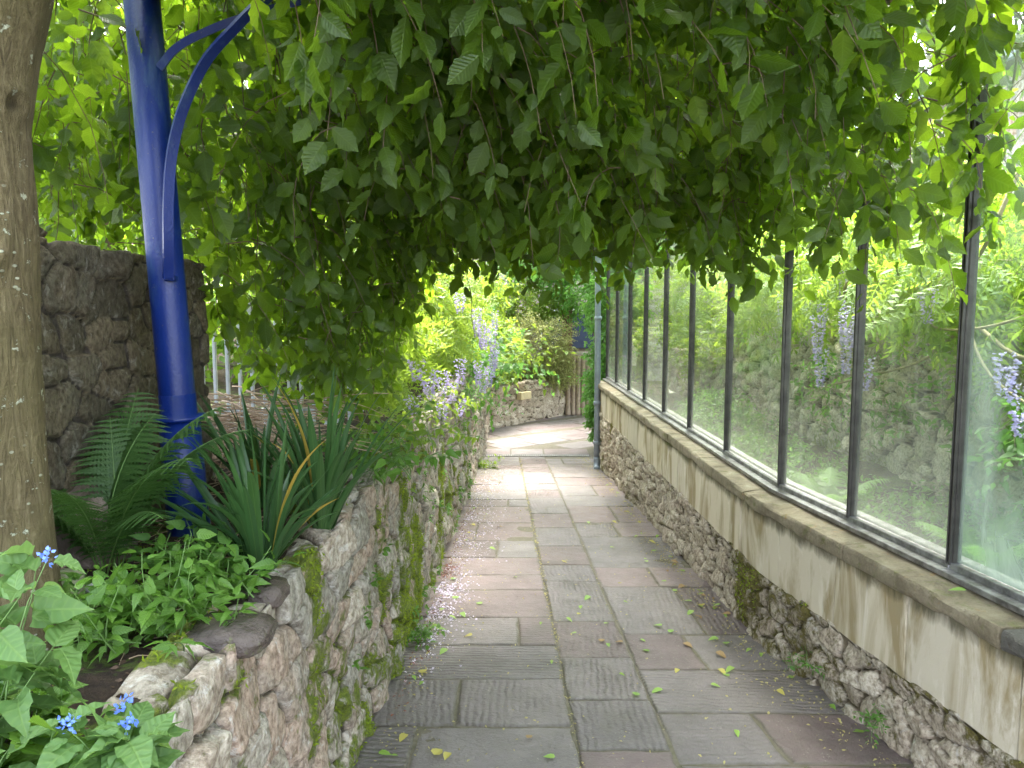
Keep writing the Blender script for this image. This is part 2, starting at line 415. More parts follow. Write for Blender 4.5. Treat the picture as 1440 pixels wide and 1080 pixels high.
def paving():
    m = M('wet_flagstone'); a = m.attr('lv'); u, v, r = m.sep(a.outputs['Vector']); g = m.ma('MULTIPLY', m.attr('groove').outputs['Fac'], m.mr(m.noise(6, 4, .6), .38, .6, .15, 1.0))
    o = m.obj()
    n1 = m.noise(3.5, 6, .6); n2 = m.noise(28, 6, .7); n3 = m.noise(90, 4, .7)
    base = m.ramp(r, [(0, (.165, .120, .116)), (.22, (.205, .150, .145)), (.38, (.195, .165, .160)), (.55, (.180, .155, .152)), (.7, (.225, .170, .162)), (.85, (.205, .178, .172)), (1, (.230, .185, .178))], 'CONSTANT')
    c = m.mix(m.mr(n1, .3, .7, 0, .8), base, m.mix(1.0, base, (.60, .59, .58), 'MULTIPLY'))
    c = m.mix(m.mr(n2, .48, .75, 0, .5), c, (.20, .18, .15))
    c = m.mix(m.mr(m.noise(1.7, 5, .7, dist=.5), .55, .72, 0, .45), c, (.075, .065, .045))
    c = m.mix(m.ma('MULTIPLY', m.mr(m.vor(46), .16, .11), m.mr(m.noise(9, 4), .5, .6)), c, (.30, .28, .24))
    ed = m.attr('edge').outputs['Fac']
    c = m.mix(m.mr(m.ma('ADD', ed, m.ma('MULTIPLY', m.ma('SUBTRACT', n2, .5), 1.2)), .55, 1.1, 0, .8), c, (.10, .088, .055))
    w = m.ma('ADD', m.ma('MULTIPLY', u, 2 * math.pi / .034), m.ma('MULTIPLY', m.noise(9, 4, .6), 9.0))
    s = m.ma('MULTIPLY_ADD', m.ma('SINE', w), .5, .5)
    s = m.ma('MULTIPLY', m.ma('POWER', s, .7), g)
    c = m.mix(m.ma('MULTIPLY', m.ma('SUBTRACT', g, s), .38, clamp=True), c, (.06, .052, .045))  # groove hollows darkened in the colour to deepen their shade
    s2 = m.ma('ADD', m.noise(11, 7, .68, dist=.4), m.ma('MULTIPLY', m.noise(38, 5, .75), .5))
    h = m.ma('ADD', m.ma('MULTIPLY', s, .55), m.ma('ADD', s2, m.ma('MULTIPLY', n3, .18)))
    nb = m.bump(h, 1.0, .017)
    wet = m.mr(m.noise(2.2, 5, .65), .38, .60, .48, .22)
    rg = m.ma('ADD', wet, m.ma('MULTIPLY', n2, .26))
    return m.done(m.prin(c, rg, nb, spec=.5))
PAVE = paving()
JOINT = simple('joint_grit', (.16, .135, .10), .9, var=.6, ns=25, bd=.01, c2=(.09, .085, .045))

def ashlar():
    m = M('stained_ashlar'); o = m.obj(); r = m.attr('srnd').outputs['Fac']
    st = m.noise(3.0, 6, .62, vec=m.scale(o, (1.3, 1.3, .30)), dist=.9); st2 = m.noise(7, 7, .7, vec=m.scale(o, (1.2, 1.2, .30)), dist=.7)
    top = m.attr('moss').outputs['Fac']     # dirtier towards the drip line
    base = m.mix(m.noise(6, 5, .6), (.62, .54, .40), (.50, .43, .30))
    base = m.mix(m.ma('MULTIPLY', r, .4), base, (.44, .40, .33))
    c = m.mix(m.mr(st, .47, .60, 0, .85), base, m.mix(m.noise(9, 4), (.26, .175, .065), (.24, .205, .11)))
    c = m.mix(m.mr(st2, .55, .70, 0, .7), c, (.70, .64, .53))
    c = m.mix(m.mr(m.ma('ADD', top, m.ma('MULTIPLY', m.ma('SUBTRACT', st2, .5), 1.6)), .55, .95, 0, .85), c, (.075, .065, .032))
    return m.done(m.prin(c, .82, m.bump(m.ma('ADD', m.noise(50, 6, .7), m.noise(9, 4)), .5, .006), spec=.3))
ASH = ashlar()

def coping_mat():
    m = M('weathered_coping'); r = m.attr('srnd').outputs['Fac']
    c = m.ramp(m.noise(7, 7, .7, dist=.4), [(.25, (.11, .09, .058)), (.42, (.21, .165, .10)), (.58, (.33, .27, .175)), (.75, (.43, .37, .27))])
    c = m.mix(m.mr(m.noise(16, 5, .7), .55, .68, 0, .8), c, (.16, .16, .04))
    c = m.mix(m.mr(m.noise(11, 6, .75, dist=.8), .60, .68, 0, .7), c, (.36, .20, .06))
    c = m.mix(m.mr(r, .75, .8, 0, .75), c, (.06, .062, .062))
    h = m.ma('ADD', m.noise(14, 8, .75), m.ma('MULTIPLY', m.noise(90, 4, .8), .6))
    return m.done(m.prin(c, m.mr(m.noise(3, 3), .4, .6, .45, .8), m.bump(h, 1, .03), spec=.45))
COPE = coping_mat()

def blue():
    m = M('blue_gloss_paint'); n = m.noise(3, 4)
    c = m.mix(m.mr(n, .3, .7), (.0015, .012, .105), (.003, .020, .15))
    ch = m.mr(m.noise(30, 6, .8), .645, .665)
    c = m.mix(ch, c, (.10, .09, .10))
    d = m.mr(m.noise(9, 6, .75, vec=m.scale(m.obj(), (1, 1, .25))), .52, .68, 0, .6)
    c = m.mix(d, c, (.05, .10, .16))
    return m.done(m.prin(c, m.mr(n, .3, .7, .30, .46), m.bump(m.noise(110, 3, .5), .3, .004), spec=.4))
BLUE = blue()
GALV = simple('galvanised_pipe', (.27, .31, .35), .42, .3, .25, 12, .002)
ALU = simple('dull_aluminium', (.34, .33, .33), .38, .75, .5, 18, .002, c2=(.13, .12, .115))
DARKM = simple('dark_metal_frame', (.07, .066, .06), .35, .6, .4, 20, .001)
TIMB = simple('pale_log', (.40, .31, .22), .8, 0, .4, 18, .006, c2=(.26, .20, .15))
REDP = simple('red_brown_timber', (.24, .11, .10), .7, 0, .3, 10, .003)
NAVY = simple('navy_board', (.035, .05, .09), .5, 0, .3, 5, .003)
RENDER = simple('pink_render', (.62, .42, .36), .8, 0, .2, 2, .004)
SLATE = simple('slate_roof', (.22, .23, .27), .6, 0, .3, 5, .01)
GREYP = simple('grey_railing_paint', (.48, .50, .52), .45, 0, .2, 14, .001)
CREAMS = simple('cream_stone', (.62, .52, .30), .75, 0, .2, 14, .006)
WETROCK = None
def rock_mat(name, a, b, rough, w=.0):
    m = M(name); c = m.ramp(m.noise(9, 7, .7), [(.3, a), (.7, b)])
    c = m.mix(m.mr(m.noise(16, 5, .7), .60, .66, 0, w), c, (.12, .15, .02))
    return m.done(m.prin(c, rough, m.bump(m.ma('ADD', m.noise(14, 7, .75), m.ma('MULTIPLY', m.noise(80, 4), .3)), 1, .02), spec=.6))
WETROCK = rock_mat('wet_rock', (.035, .025, .02), (.11, .085, .07), .22, .3)
PALEROCK = rock_mat('pale_rock', (.38, .38, .38), (.58, .58, .57), .7)
LICHROCK = rock_mat('lichened_rock', (.22, .24, .12), (.36, .38, .22), .8)

def glass(name, dirt=.12, tint=(.93, .97, .94), milk=(.50, .58, .50)):
    m = M(name); o = m.obj()
    u, v, r = m.sep(m.attr('lv').outputs['Vector'])
    tr = m.n('ShaderNodeBsdfTransparent'); m.link(tint, tr.inputs[0])
    gl = m.n('ShaderNodeBsdfGlossy'); gl.inputs['Roughness'].default_value = .03
    m.link(m.bump(m.noise(2.5, 2), .04, .02), gl.inputs['Normal'])
    lw_ = m.n('ShaderNodeLayerWeight'); lw_.inputs[0].default_value = .5; fr = m.ma('MULTIPLY_ADD', m.ma('POWER', lw_.outputs['Facing'], 4.5), .75, .02)
    a = m.n('ShaderNodeMixShader'); m.link(fr, a.inputs[0])
    m.t.links.new(tr.outputs[0], a.inputs[1]); m.t.links.new(gl.outputs[0], a.inputs[2])
    # film of algae and dust: heavier towards the bottom rail and in soft streaks
    n = m.noise(3.2, 5, .6, vec=m.scale(o, (1, 1, .45)), dist=.8); st = m.noise(22, 4, .7, vec=m.scale(o, (1, 1, .06)))
    low = m.mr(v, .0, .28, 1, 0)
    f = m.ma('ADD', m.ma('MULTIPLY', m.mr(n, .4, .75), dirt * 1.4), m.ma('ADD', m.ma('MULTIPLY', m.ma('POWER', low, 2.2), .28), m.ma('MULTIPLY', m.mr(st, .5, .8), .09)), clamp=True)
    df = m.n('ShaderNodeBsdfDiffuse'); m.link(milk, df.inputs[0])
    tl = m.n('ShaderNodeBsdfTranslucent'); m.link(milk, tl.inputs[0])
    dd = m.n('ShaderNodeMixShader'); dd.inputs[0].default_value = .5
    m.t.links.new(df.outputs[0], dd.inputs[1]); m.t.links.new(tl.outputs[0], dd.inputs[2])
    b = m.n('ShaderNodeMixShader'); m.link(f, b.inputs[0])
    m.t.links.new(a.outputs[0], b.inputs[1]); m.t.links.new(dd.outputs[0], b.inputs[2])
    return m.done(b.outputs[0])
GLASS = glass('dusty_glass', .06, milk=(.62, .62, .54))
GLASS_M = glass('milky_glass', .26, (.90, .96, .92), (.50, .58, .50))
DWIN = simple('dark_window', (.02, .03, .06), .1, 0, .2, 2, .0)

# ------------------------------------------------------------------ geometry of the place
def pathz(Y): Y = np.asarray(Y, float); return np.where(Y < 12.2, -.06 * Y, -.732)
def XL(Y): return -.60 + .016 * (np.minimum(Y, 12.5) - 3)
def XR(Y): Y = np.asarray(Y, float); return np.where(Y > 4.2, 1.39 - .0185 * (Y - 4.2), 1.39 + .145 * (4.2 - Y))
def XG(Y): Y = np.asarray(Y, float); return np.where(Y > 4.3, 1.53 - .0185 * (Y - 4.3), 1.53 + .145 * (4.3 - Y))

def steps(a, b, k, mn):
    out = [a]
    while out[-1] < b: out.append(out[-1] + max(mn, k * abs(out[-1])))
    out[-1] = b; return np.array(out)

def rubble(name, s, pos, z0, z1, top, cell, mat, parent=None, amp=.03, rec=.03, mossf=None, seed=0, dt=.012, coursed=0.0, loc=None, zf=None):
    """dry-stone face: pos(s)->(x,y,nx,ny); real relief from a cellular stone pattern"""
    H = z1 - z0; q = np.arange(0, H + top + 1e-6, dt)
    S, Q = np.meshgrid(s, q, indexing='ij')
    x, y, nx, ny = [np.broadcast_to(np.asarray(a, float)[:, None], S.shape) for a in pos(s)]
    wu, wv = vn(S, Q, seed, 5, 2) * .05 * (1 - coursed), vn(S, Q, seed + 50, 5, 2) * .04 * (1 - coursed)
    cw, ch = cell
    V_ = (Q + wv) / ch; row = np.floor(V_)
    U_ = (S + wu) / cw + .5 * (row % 2) * coursed
    iu, iv = np.floor(U_).astype(int), row.astype(int)
    F1 = np.full(S.shape, 9.); DU = np.zeros(S.shape); DV = np.zeros(S.shape); F2 = np.full(S.shape, 9.); ID = np.zeros(S.shape)
    jit = .8 * (1 - coursed * .75)
    for di in (-2, -1, 0, 1, 2):
        for dj in (-1, 0, 1) if coursed else (-2, -1, 0, 1, 2):
            a, b = iu + di, iv + dj
            # a row keeps its own brick offset, so the pattern stays continuous
            off = (.5 * ((b % 2) - (row % 2))) * coursed
            px = a + .5 - off * 1.0 + jit * (h3(a, b, np.full_like(a, seed)) - .5)
            py = b + .5 + jit * (h3(a, b, np.full_like(a, seed + 7)) - .5)
            sx = .75 + .5 * h3(a, b, np.full_like(a, seed + 3))
            du, dv = (U_ - px) / sx, V_ - py
            pn = 3.0 if coursed else 2.2
            d = (np.abs(du) ** pn + np.abs(dv) ** pn) ** (1 / pn)
            idv = h3(a, b, np.full_like(a, seed + 13))
            m1 = d < F1
            F2 = np.where(m1, F1, np.minimum(F2, d)); ID = np.where(m1, idv, ID); DU = np.where(m1, du, DU); DV = np.where(m1, dv, DV); F1 = np.minimum(F1, d)
    e = (F2 - F1)
    jw_ = .10 + .10 * vn(S, Q, seed + 31, 3, 2)
    mort = 1 - sst(.01, .01 + np.maximum(jw_, .04), e)
    i2, i3 = (ID * 7.13) % 1 - .5, (ID * 13.71) % 1 - .5
    tilt = np.clip(DU * i2 * 1.6 + DV * i3 * 1.6 + .25 * np.abs(DU + DV * i2 * 2) * -1, -.6, .6)
    d = amp * (.8 * (ID - .5) + tilt) * (1 - mort) + amp * .25 * sst(0, .25, e) - rec * 1.0 * mort
    d = d + (vn(S, Q, seed + 5, 16, 5) * .017 + np.abs(vn(S * .6, Q * 1.6, seed + 6, 9, 3)) * -.014) * (amp / .045) + vn(S, Q, seed + 9, 2.0, 2) * .02
    moss = np.clip(mossf(S, Q + z0, mort, x, y), 0, 1) if mossf else np.zeros(S.shape)
    d = d + sst(.45, .9, moss) * (.010 + .008 * vn(S, Q, seed + 2, 45, 2))
    k = np.clip((Q - H) / .05, -1, 1) * .5 + .5   # face -> top blend
    ang = k * np.pi / 2
    inw = np.maximum(Q - H, 0)
    z = z0 + np.minimum(Q, H)
    if zf is not None: z = z + zf(S)
    P = np.stack([x - nx * inw + nx * d * np.cos(ang), y - ny * inw + ny * d * np.cos(ang), z + d * np.sin(ang)], -1)
    # flip so that the normals face out
    f = grid_faces(len(s), len(q))
    t = P[1, 0] - P[0, 0]; up = P[0, 1] - P[0, 0]
    if np.dot(np.cross(up, t), np.array([nx[0, 0], ny[0, 0], 0])) < 0: f = f[:, ::-1]
    o = mk(name, P, f, mat, parent, at={'srnd': ID, 'mort': mort, 'moss': moss}, loc=loc)
    return o, P, moss

# ---- ground (one sheet to the horizon)
g = np.array([-300, -60, -20, -8, 8, 20, 60, 300.])
gx, gy = np.meshgrid(g, g, indexing='ij')
GR = simple('ground_earth', (.09, .08, .05), .9, var=.5, ns=2, bd=.02, c2=(.06, .08, .03))
tag(mk('ground', np.stack([gx, gy, gx * 0 - 1.0], -1), grid_faces(8, 8), GR), kind='structure')

# ---- path: bedding sheet and flagstones
ys = np.concatenate([np.arange(-3, 12.2, .1), [12.2], np.arange(12.4, 20, .3)])
xs = np.linspace(-1.2, 3.4, 30)
X, Y = np.meshgrid(xs, ys, indexing='ij')
tag(mk('path_bedding', np.stack([X, Y, pathz(Y) - .0055 + .004 * vn(X, Y, 0, 14, 3)], -1), grid_faces(len(xs), len(ys))[:, ::-1], JOINT), kind='structure')

def jc(Y): return .315 - .0165 * np.asarray(Y)
def jr(Y): return .693 - .0145 * np.asarray(Y)
def py2Y(py):
    a = math.atan((py - 540) / 1088) + R(5.5); return 1.6 / (math.tan(a) - .06)
slabs = []   # (x0f, x1f, Y0, Y1, groove, along, rnd)
def col(xa, xb, cuts, spec, splits=()):
    for i in range(len(cuts) - 1):
        y0, y1 = cuts[i], cuts[i + 1]
        gv, al, rr = spec[i] if i < len(spec) and spec[i] else ((rng.random() < .38) * rng.uniform(.5, 1), rng.random() < .6, rng.random())
        sp = dict(splits).get(i, None)
        if sp is None and y0 > 4.9 and rng.random() < .3 and xb(3) - xa(3) > .6: sp = rng.uniform(.3, .7)
        if sp:
            f = lambda Y, sp=sp: xa(Y) * (1 - sp) + xb(Y) * sp
            slabs.append((xa, f, y0, y1, gv, al, rr)); slabs.append((f, xb, y0, y1, gv if rng.random() < .5 else 0, al, rng.random()))
        else: slabs.append((xa, xb, y0, y1, gv, al, rr))
lc = [py2Y(p) for p in (1180, 1105, 1021, 955, 907, 868, 829, 809, 784, 760, 735, 712)]
while lc[-1] < 11.9: lc.append(min(12.12, lc[-1] + rng.uniform(.35, .62)))
mc = [py2Y(p) for p in (1190, 1120, 1055, 985, 925, 874, 818, 794, 768, 742, 722, 700)]
while mc[-1] < 11.9: mc.append(min(12.12, mc[-1] + rng.uniform(.35, .6)))
rc = [py2Y(p) for p in (1200, 1130, 1075, 1003, 942, 892, 826, 798, 755, 735, 712)]
while rc[-1] < 11.9: rc.append(min(12.12, rc[-1] + rng.uniform(.4, .8)))
XLb = lambda Y: XL(Y) - .03
XRb = lambda Y: XR(Y) + .06
# spec: groove strength, grooves run along the path?, tone
col(XLb, jc, lc, [None, (1, 0, .6), (.55, 1, .6), (1, 0, .6), (.35, 0, .45), (.1, 0, .1), (0, 0, .25), (.3, 0, .25), (0, 0, .1), (0, 0, .3), (.2, 0, .25)], {2: .42, 4: .76, 1: .25})
col(jc, jr, mc, [None, None, (.7, 1, .6), (1, 1, .45), (.5, 1, .1), (.9, 1, .45), (.9, 1, .6), (0, 0, .1), (.5, 1, .45), (0, 0, .1), (.4, 1, .45)])
col(jr, XRb, rc, [None, None, (.3, 0, .4), (.6, 0, .4), (0, 0, .1), (.5, 1, .5), (0, 0, .25), (.2, 0, .6), (.9, 1, .45), (.1, 0, .3)], {2: .45, 4: .42, 5: .6, 6: .5, 1: .5, 8: .45})
for k, (a, b) in enumerate(((-.46, -.02), (-.02, .52), (.52, 1.26))): slabs.append(((lambda Y, a=a: a + 0 * Y), (lambda Y, b=b: b + 0 * Y), 12.31, 12.85, 0, True, (.2, .5, .1)[k]))
# run-back behind the camera, and the crazy-laid far court
for y0 in np.arange(-3, lc[0] - .3, .6):
    y1 = min(y0 + .6, lc[0])
    if lc[0] - y1 < .3: y1 = lc[0]
    for a, b in ((XLb, jc), (jc, jr), (jr, XRb)): slabs.append((a, b, y0, y1, .5, True, rng.random()))
parts, att = [], {'groove': [], 'edge': []}
for (xa, xb, y0, y1, gv, al, rr) in slabs:
    jw = .002 + rng.random() * .004
    y0, y1 = y0 + jw, y1 - jw
    stp = max(.022, .008 * max(y0, 0))
    W = float(xb((y0 + y1) / 2) - xa((y0 + y1) / 2)) - 2 * jw; Hh = y1 - y0
    def tt(L):
        n = max(3, int(L / stp)); t = np.linspace(.03, L - .03, n); return np.concatenate([[0, .004, .009], t, [L - .009, L - .004, L]]) / L
    tu, tv = tt(W), tt(Hh)
    U, Vv = np.meshgrid(tu, tv, indexing='ij'); YY = y0 + Vv * Hh
    XX = xa(YY) + jw + U * (xb(YY) - xa(YY) - 2 * jw)
    ex = np.minimum(np.minimum(U, 1 - U) * W, np.minimum(Vv, 1 - Vv) * Hh)
    ed = 1 - sst(0, .03, ex)
    wob = vn(XX, YY, rr * 9, 9, 3) * .011 * ed
    z = pathz(YY) + rng.uniform(-.003, .004) + (U - .5) * rng.uniform(-.005, .005) + (Vv - .5) * rng.uniform(-.005, .005)
    z = z - .010 * (1 - sst(-.001, .007, ex)) + vn(XX, YY, 3, 6, 3) * .0035 + vn(XX, YY, 8, 28, 2) * .0012
    lu, lvv = U * W, Vv * Hh
    # grooves run along the path when al: the wave varies across
    A, B = (lu, lvv) if al else (lvv, lu)
    ang = rng.uniform(-.12, .12); A2 = A * math.cos(ang) + B * math.sin(ang)
    parts.append((np.stack([XX + wob, YY + wob, z], -1), grid_faces(*U.shape)[:, ::-1], np.stack([A2, B, U * 0 + rr], -1)))
    att['groove'].append(np.full(U.size, gv)); att['edge'].append(ed.ravel())
# far court: larger diagonal flags
ca, sa = math.cos(R(38)), math.sin(R(38))
for i in range(-6, 9):
    for j in range(-6, 9):
        w, hh = .75, .55
        cx, cy = .5 + i * w * ca - j * hh * sa + (j % 2) * .3 * ca, 15 + i * w * sa + j * hh * ca
        if cy < 13.2 or cy > 18.6 or cx < -.9 or cx > 2.6: continue
        U, Vv = np.meshgrid([0, .01, .05, .5, .95, .99, 1], [0, .01, .05, .5, .95, .99, 1], indexing='ij')
        lx, ly = (U - .5) * (w - .02), (Vv - .5) * (hh - .02)
        ex = np.minimum(np.minimum(U, 1 - U) * w, np.minimum(Vv, 1 - Vv) * hh)
        z = -.732 + rng.uniform(-.004, .005) - .015 * (1 - sst(0, .008, ex))
        rr = rng.random()
        parts.append((np.stack([cx + lx * ca - ly * sa, cy + lx * sa + ly * ca, z + 0 * U], -1), grid_faces(7, 7)[:, ::-1], np.stack([lx, ly, U * 0 + rr], -1)))
        att['groove'].append(np.full(49, 0.)); att['edge'].append((1 - sst(0, .03, ex)).ravel())
Vp, Fp, Lp = merge(parts)
path = mk('path', Vp, Fp, PAVE, lv=Lp, at={k: np.concatenate(v) for k, v in att.items()})
tag(path, kind='structure')

# ---- left retaining wall
def mossL(S, Z, mort, x, y):
    low = sst(.75, -.25, Z) * sst(9.5, 4.0, S)
    n = vn(S, Z * .6, 4, 2.6, 3)
    n = .6 * vn(S * 1.1, Z * .45, 4, 3.2, 4) + .4 * vn(S, Z, 14, 9, 2); return .31 + .26 * low + 1.2 * n + .22 * mort * low - .2 * sst(7, 11, S) + .25 * sst(.82, .87, Z) * sst(.0, .4, vn(S, 0, 2, 3, 2))
sL = steps(.35, 15.0, .0042, .009)
lw, PL, mL = rubble('retaining_wall', sL, lambda s: (XL(s), s, s * 0 + 1, s * 0), -.95, .855, .15, (.23, .14), STONE_L, None, .034, .035, mossL, 3, .0115, loc=(-.6, 1, -.2))
tag(lw, 'low rubble stone wall streaked with bright moss holding up the left planting bed', 'wall')
# moss cushions on the wall
def moss_on(P, mo, parent, thr, n, size=.011, ymax=7, name='moss'):
    nx = np.cross(P[1:, :-1] - P[:-1, :-1], P[:-1, 1:] - P[:-1, :-1]); nx = nrm(nx)
    ok = (mo[:-1, :-1] > thr) & (P[:-1, :-1, 1] < ymax)
    idx = np.argwhere(ok)
    if not len(idx): return
    area = np.linalg.norm(np.cross(P[1:, :-1] - P[:-1, :-1], P[:-1, 1:] - P[:-1, :-1]), axis=-1)[ok]
    pk = idx[rng.choice(len(idx), n, p=area / area.sum())]
    p = P[pk[:, 0], pk[:, 1]]; N = nx[pk[:, 0], pk[:, 1]]
    if N[:, 0].mean() * (1 if P[0, 0, 0] < 0 else -1) < 0: N = -N
    p = p + rng.normal(0, .006, p.shape)
    D = nrm(N + rng.normal(0, .7, p.shape) + np.array([0, 0, -.3]))
    tm = leaf_tmpl(2, .5, 0, .3, .3)
    V, F, L = scatter(tm, p - N * .002, D, rng.normal(0, 1, p.shape), size * rng.uniform(.5, 1.5, n))
    o = mk(name, V, F, MOSSG, parent, lv=L); tag(o, kind='stuff')
moss_on(PL, mL, lw, .60, 45000, .012, 8.5)
# small ferny weeds rooted in the wall face
parts = []
for k in range(46):
    y = rng.uniform(2.6, 9.5); z = rng.uniform(-.06 * y + .05, .6); n = rng.integers(8, 20)
    P0 = np.tile([float(XL(y)) + .04, y, z], (n, 1)) + rng.normal(0, .02, (n, 3)) * [.3, 1, 1]
    D = nrm(np.array([.7, 0, -.1]) + rng.normal(0, .5, (n, 3)))
    parts.append(scatter(leaf_tmpl(3, .6, 0, .2, .4), P0, D, np.array([0, 0, 1.]) + rng.normal(0, .4, (n, 3)), rng.uniform(.015, .04, n)))
V, F, L = merge(parts); tag(mk('weeds', V, F, HERB, lw, lv=L), kind='stuff')

# ---- planting bed soil (left) and its far bank
def bedz(X, Y): return .83 + .035 * vn(X, Y, 0, 2.2, 3) + .02 * vn(X, Y, 4, 11, 3) + .10 * sst(-1.2, -3.5, X) + .5 * sst(5.5, 12, Y) * sst(-.8, -2.5, X)
xs = np.concatenate([np.arange(-9, -2.2, .25), np.arange(-2.2, -.70, .02)]); ysb = np.concatenate([np.arange(-3, .6, .3), np.arange(.6, 4, .02), np.arange(4, 15.5, .15)])
X, Y = np.meshgrid(xs, ysb, indexing='ij')
tag(mk('bed_soil', np.stack([X, Y, bedz(X, Y)], -1), grid_faces(len(xs), len(ysb))[:, ::-1], SOIL, loc=(-1.5, 2, .8)), kind='structure')

# ---- back wall of the court, with the bank behind it
A0, A1 = np.array([-.50, 14.85]), np.array([1.30, 17.25]); dA = (A1 - A0) / np.linalg.norm(A1 - A0); nA = np.array([dA[1], -dA[0]])
if nA[1] > 0: nA = -nA
LA = np.linalg.norm(A1 - A0)
sB = np.arange(-.05, LA + .02, .025)
bw, PB, mB = rubble('retaining_wall', sB, lambda s: (A0[0] + dA[0] * s, A0[1] + dA[1] * s, s * 0 + nA[0], s * 0 + nA[1]), -.85, .10, .3, (.26, .13), STONE_R, None, .05, .04,
                    lambda S, Z, m, x, y: .1 + .4 * vn(S, Z, 3, 3, 2) + .25 * sst(-.1, .12, Z), 21, .025, loc=(.4, 16, -.7), zf=lambda s: .02 * vn(s, 0, 1, 2, 2))
tag(bw, 'pale rubble wall with a shelf stone closing the far end of the path', 'wall')
c = A0 + dA * 1.18 + nA * .05
tag(mk('stone_block', *box((c[0], c[1], -.155), (.36, .12, .15), math.atan2(dA[1], dA[0]), .008, rx=0)[:2], CREAMS, None, smooth=False, loc=(c[0], c[1], -.23)), 'smooth cream stone block set into the far rubble wall', 'stone')
xs = np.arange(-6, 6, .3); ysb = np.arange(14.6, 22, .3); X, Y = np.meshgrid(xs, ysb, indexing='ij')
dist = (X - A0[0]) * nA[0] + (Y - A0[1]) * nA[1]
Zb = np.where(dist < -.22, .07 + .10 * np.minimum(-dist, 4) + .03 * vn(X, Y, 0, 2, 2), -1.3)
Zb = np.where((X > 1.15) & (Y < 18.2), -1.3, Zb)
tag(mk('bank_soil', np.stack([X, Y, Zb], -1), grid_faces(*X.shape)[:, ::-1], SOIL), kind='structure')

# ---- right low wall: rubble base, ashlar course, coping
rw = thing('low_wall', 'low garden wall of stained ashlar blocks over rubble beneath the glass', 'wall', (1.5, 4, -.24))
sR = steps(.4, 11.35, .0042, .009)
def posR(s):
    far = s > 4.2; tx = np.where(far, -.0185, -.145); L = np.sqrt(1 + tx * tx)
    return XR(s) - .012, s, -1 / L, tx / L
def mossR(S, Z, mort, x, y): return .14 + .75 * vn(S, Z * .5, 9, 2.6, 4) + .34 * sst(6, 2.6, S) + .2 * sst(-.05, .12, Z) * sst(-.2, .3, vn(S, 0, 5, 1.7, 2))
ro, PR, mR = rubble('rubble_base', sR, posR, -.95, .135, .06, (.17, .10), STONE_R, rw, .034, .03, mossR, 31, .0115, zf=lambda s: .015 * vn(s, 0, 3, 2.5, 2))
moss_on(PR, mR, rw, .60, 9000, .012, 6)
def blocky(name, y0, y1, off_in, off_out, z0, z1, mat, sub, noise_a, seed, rnd, parent=rw):
    """block following the wall line: off = distance outward (towards the path) from the face"""
    n = max(3, int((y1 - y0) / sub)); t = np.linspace(y0, y1, n)
    x, y, nx, ny = posR(t); nx = np.broadcast_to(nx, x.shape)
    m = 9
    b = .008
    prof = []   # (offset, z) ring
    for (o1, zz1), (o2, zz2) in (((off_in, z0), (off_out, z0)), ((off_out, z0), (off_out, z1)), ((off_out, z1), (off_in, z1))):
        for k in np.linspace(0, 1, m)[:-1]:
            prof.append((o1 + (o2 - o1) * k, zz1 + (zz2 - zz1) * k))
    prof.append((off_in, z1)); prof = np.array(prof)
    O, Z = prof[:, 0], prof[:, 1]
    P = np.stack([x[:, None] + nx[:, None] * O[None], y[:, None] + ny[:, None] * O[None], np.broadcast_to(Z[None], (n, len(Z)))], -1)
    # soften corners and chip
    cen = P.mean(axis=1, keepdims=True)
    nv = vn(P[..., 0], P[..., 1], P[..., 2] + seed, 7, 4) * noise_a
    cornerish = np.zeros(len(prof)); cornerish[[8, 16]] = 1; cornerish[[7, 9, 15, 17]] = .35
    chip = cornerish[None] * (.006 + .02 * np.maximum(vn(P[..., 0], P[..., 1], seed, 6, 2), 0) * (noise_a / .004))
    P = P + nrm(cen - P) * (chip + nv)[..., None]
    e = np.ones(n); P[0] = P[0] + (P[1].mean(0) - P[0].mean(0)) * .0
    V = P.reshape(-1, 3); F = grid_faces(n, len(prof))
    caps = [np.array([np.arange(len(prof))]), np.array([(n - 1) * len(prof) + np.arange(len(prof))[::-1]])]
    top = sst(z1 - .16, z1, np.broadcast_to(Z[None], (n, len(Z)))).ravel()
    return mk(name, V, [F] + caps, mat, parent, at={'srnd': np.full(len(V), rnd), 'moss': top}, smooth=False)
y = 11.3; k = 0
while y > .6:
    L = rng.uniform(.5, .62); y0 = max(y - L, .4)
    blocky('ashlar_block', y0 + .004, y - .004, -.10, .0 + rng.uniform(-.006, .006), .128, .492, ASH, .08, .002, k, rng.random()); y = y0; k += 1
cuts = [.4, 1.45, 2.44, 3.34]
while cuts[-1] < 10.6: cuts.append(cuts[-1] + rng.uniform(.75, 1.05))
cuts[-1] = 11.3
for k in range(len(cuts) - 1):
    blocky('coping_stone', cuts[k] + .005, cuts[k + 1] - .005, -.30, .042 + rng.uniform(-.004, .004), .492, .565 + rng.uniform(-.004, .004), COPE, .03, .009, 60 + k, .9 if cuts[k + 1] < 2.6 else rng.uniform(0, .7))

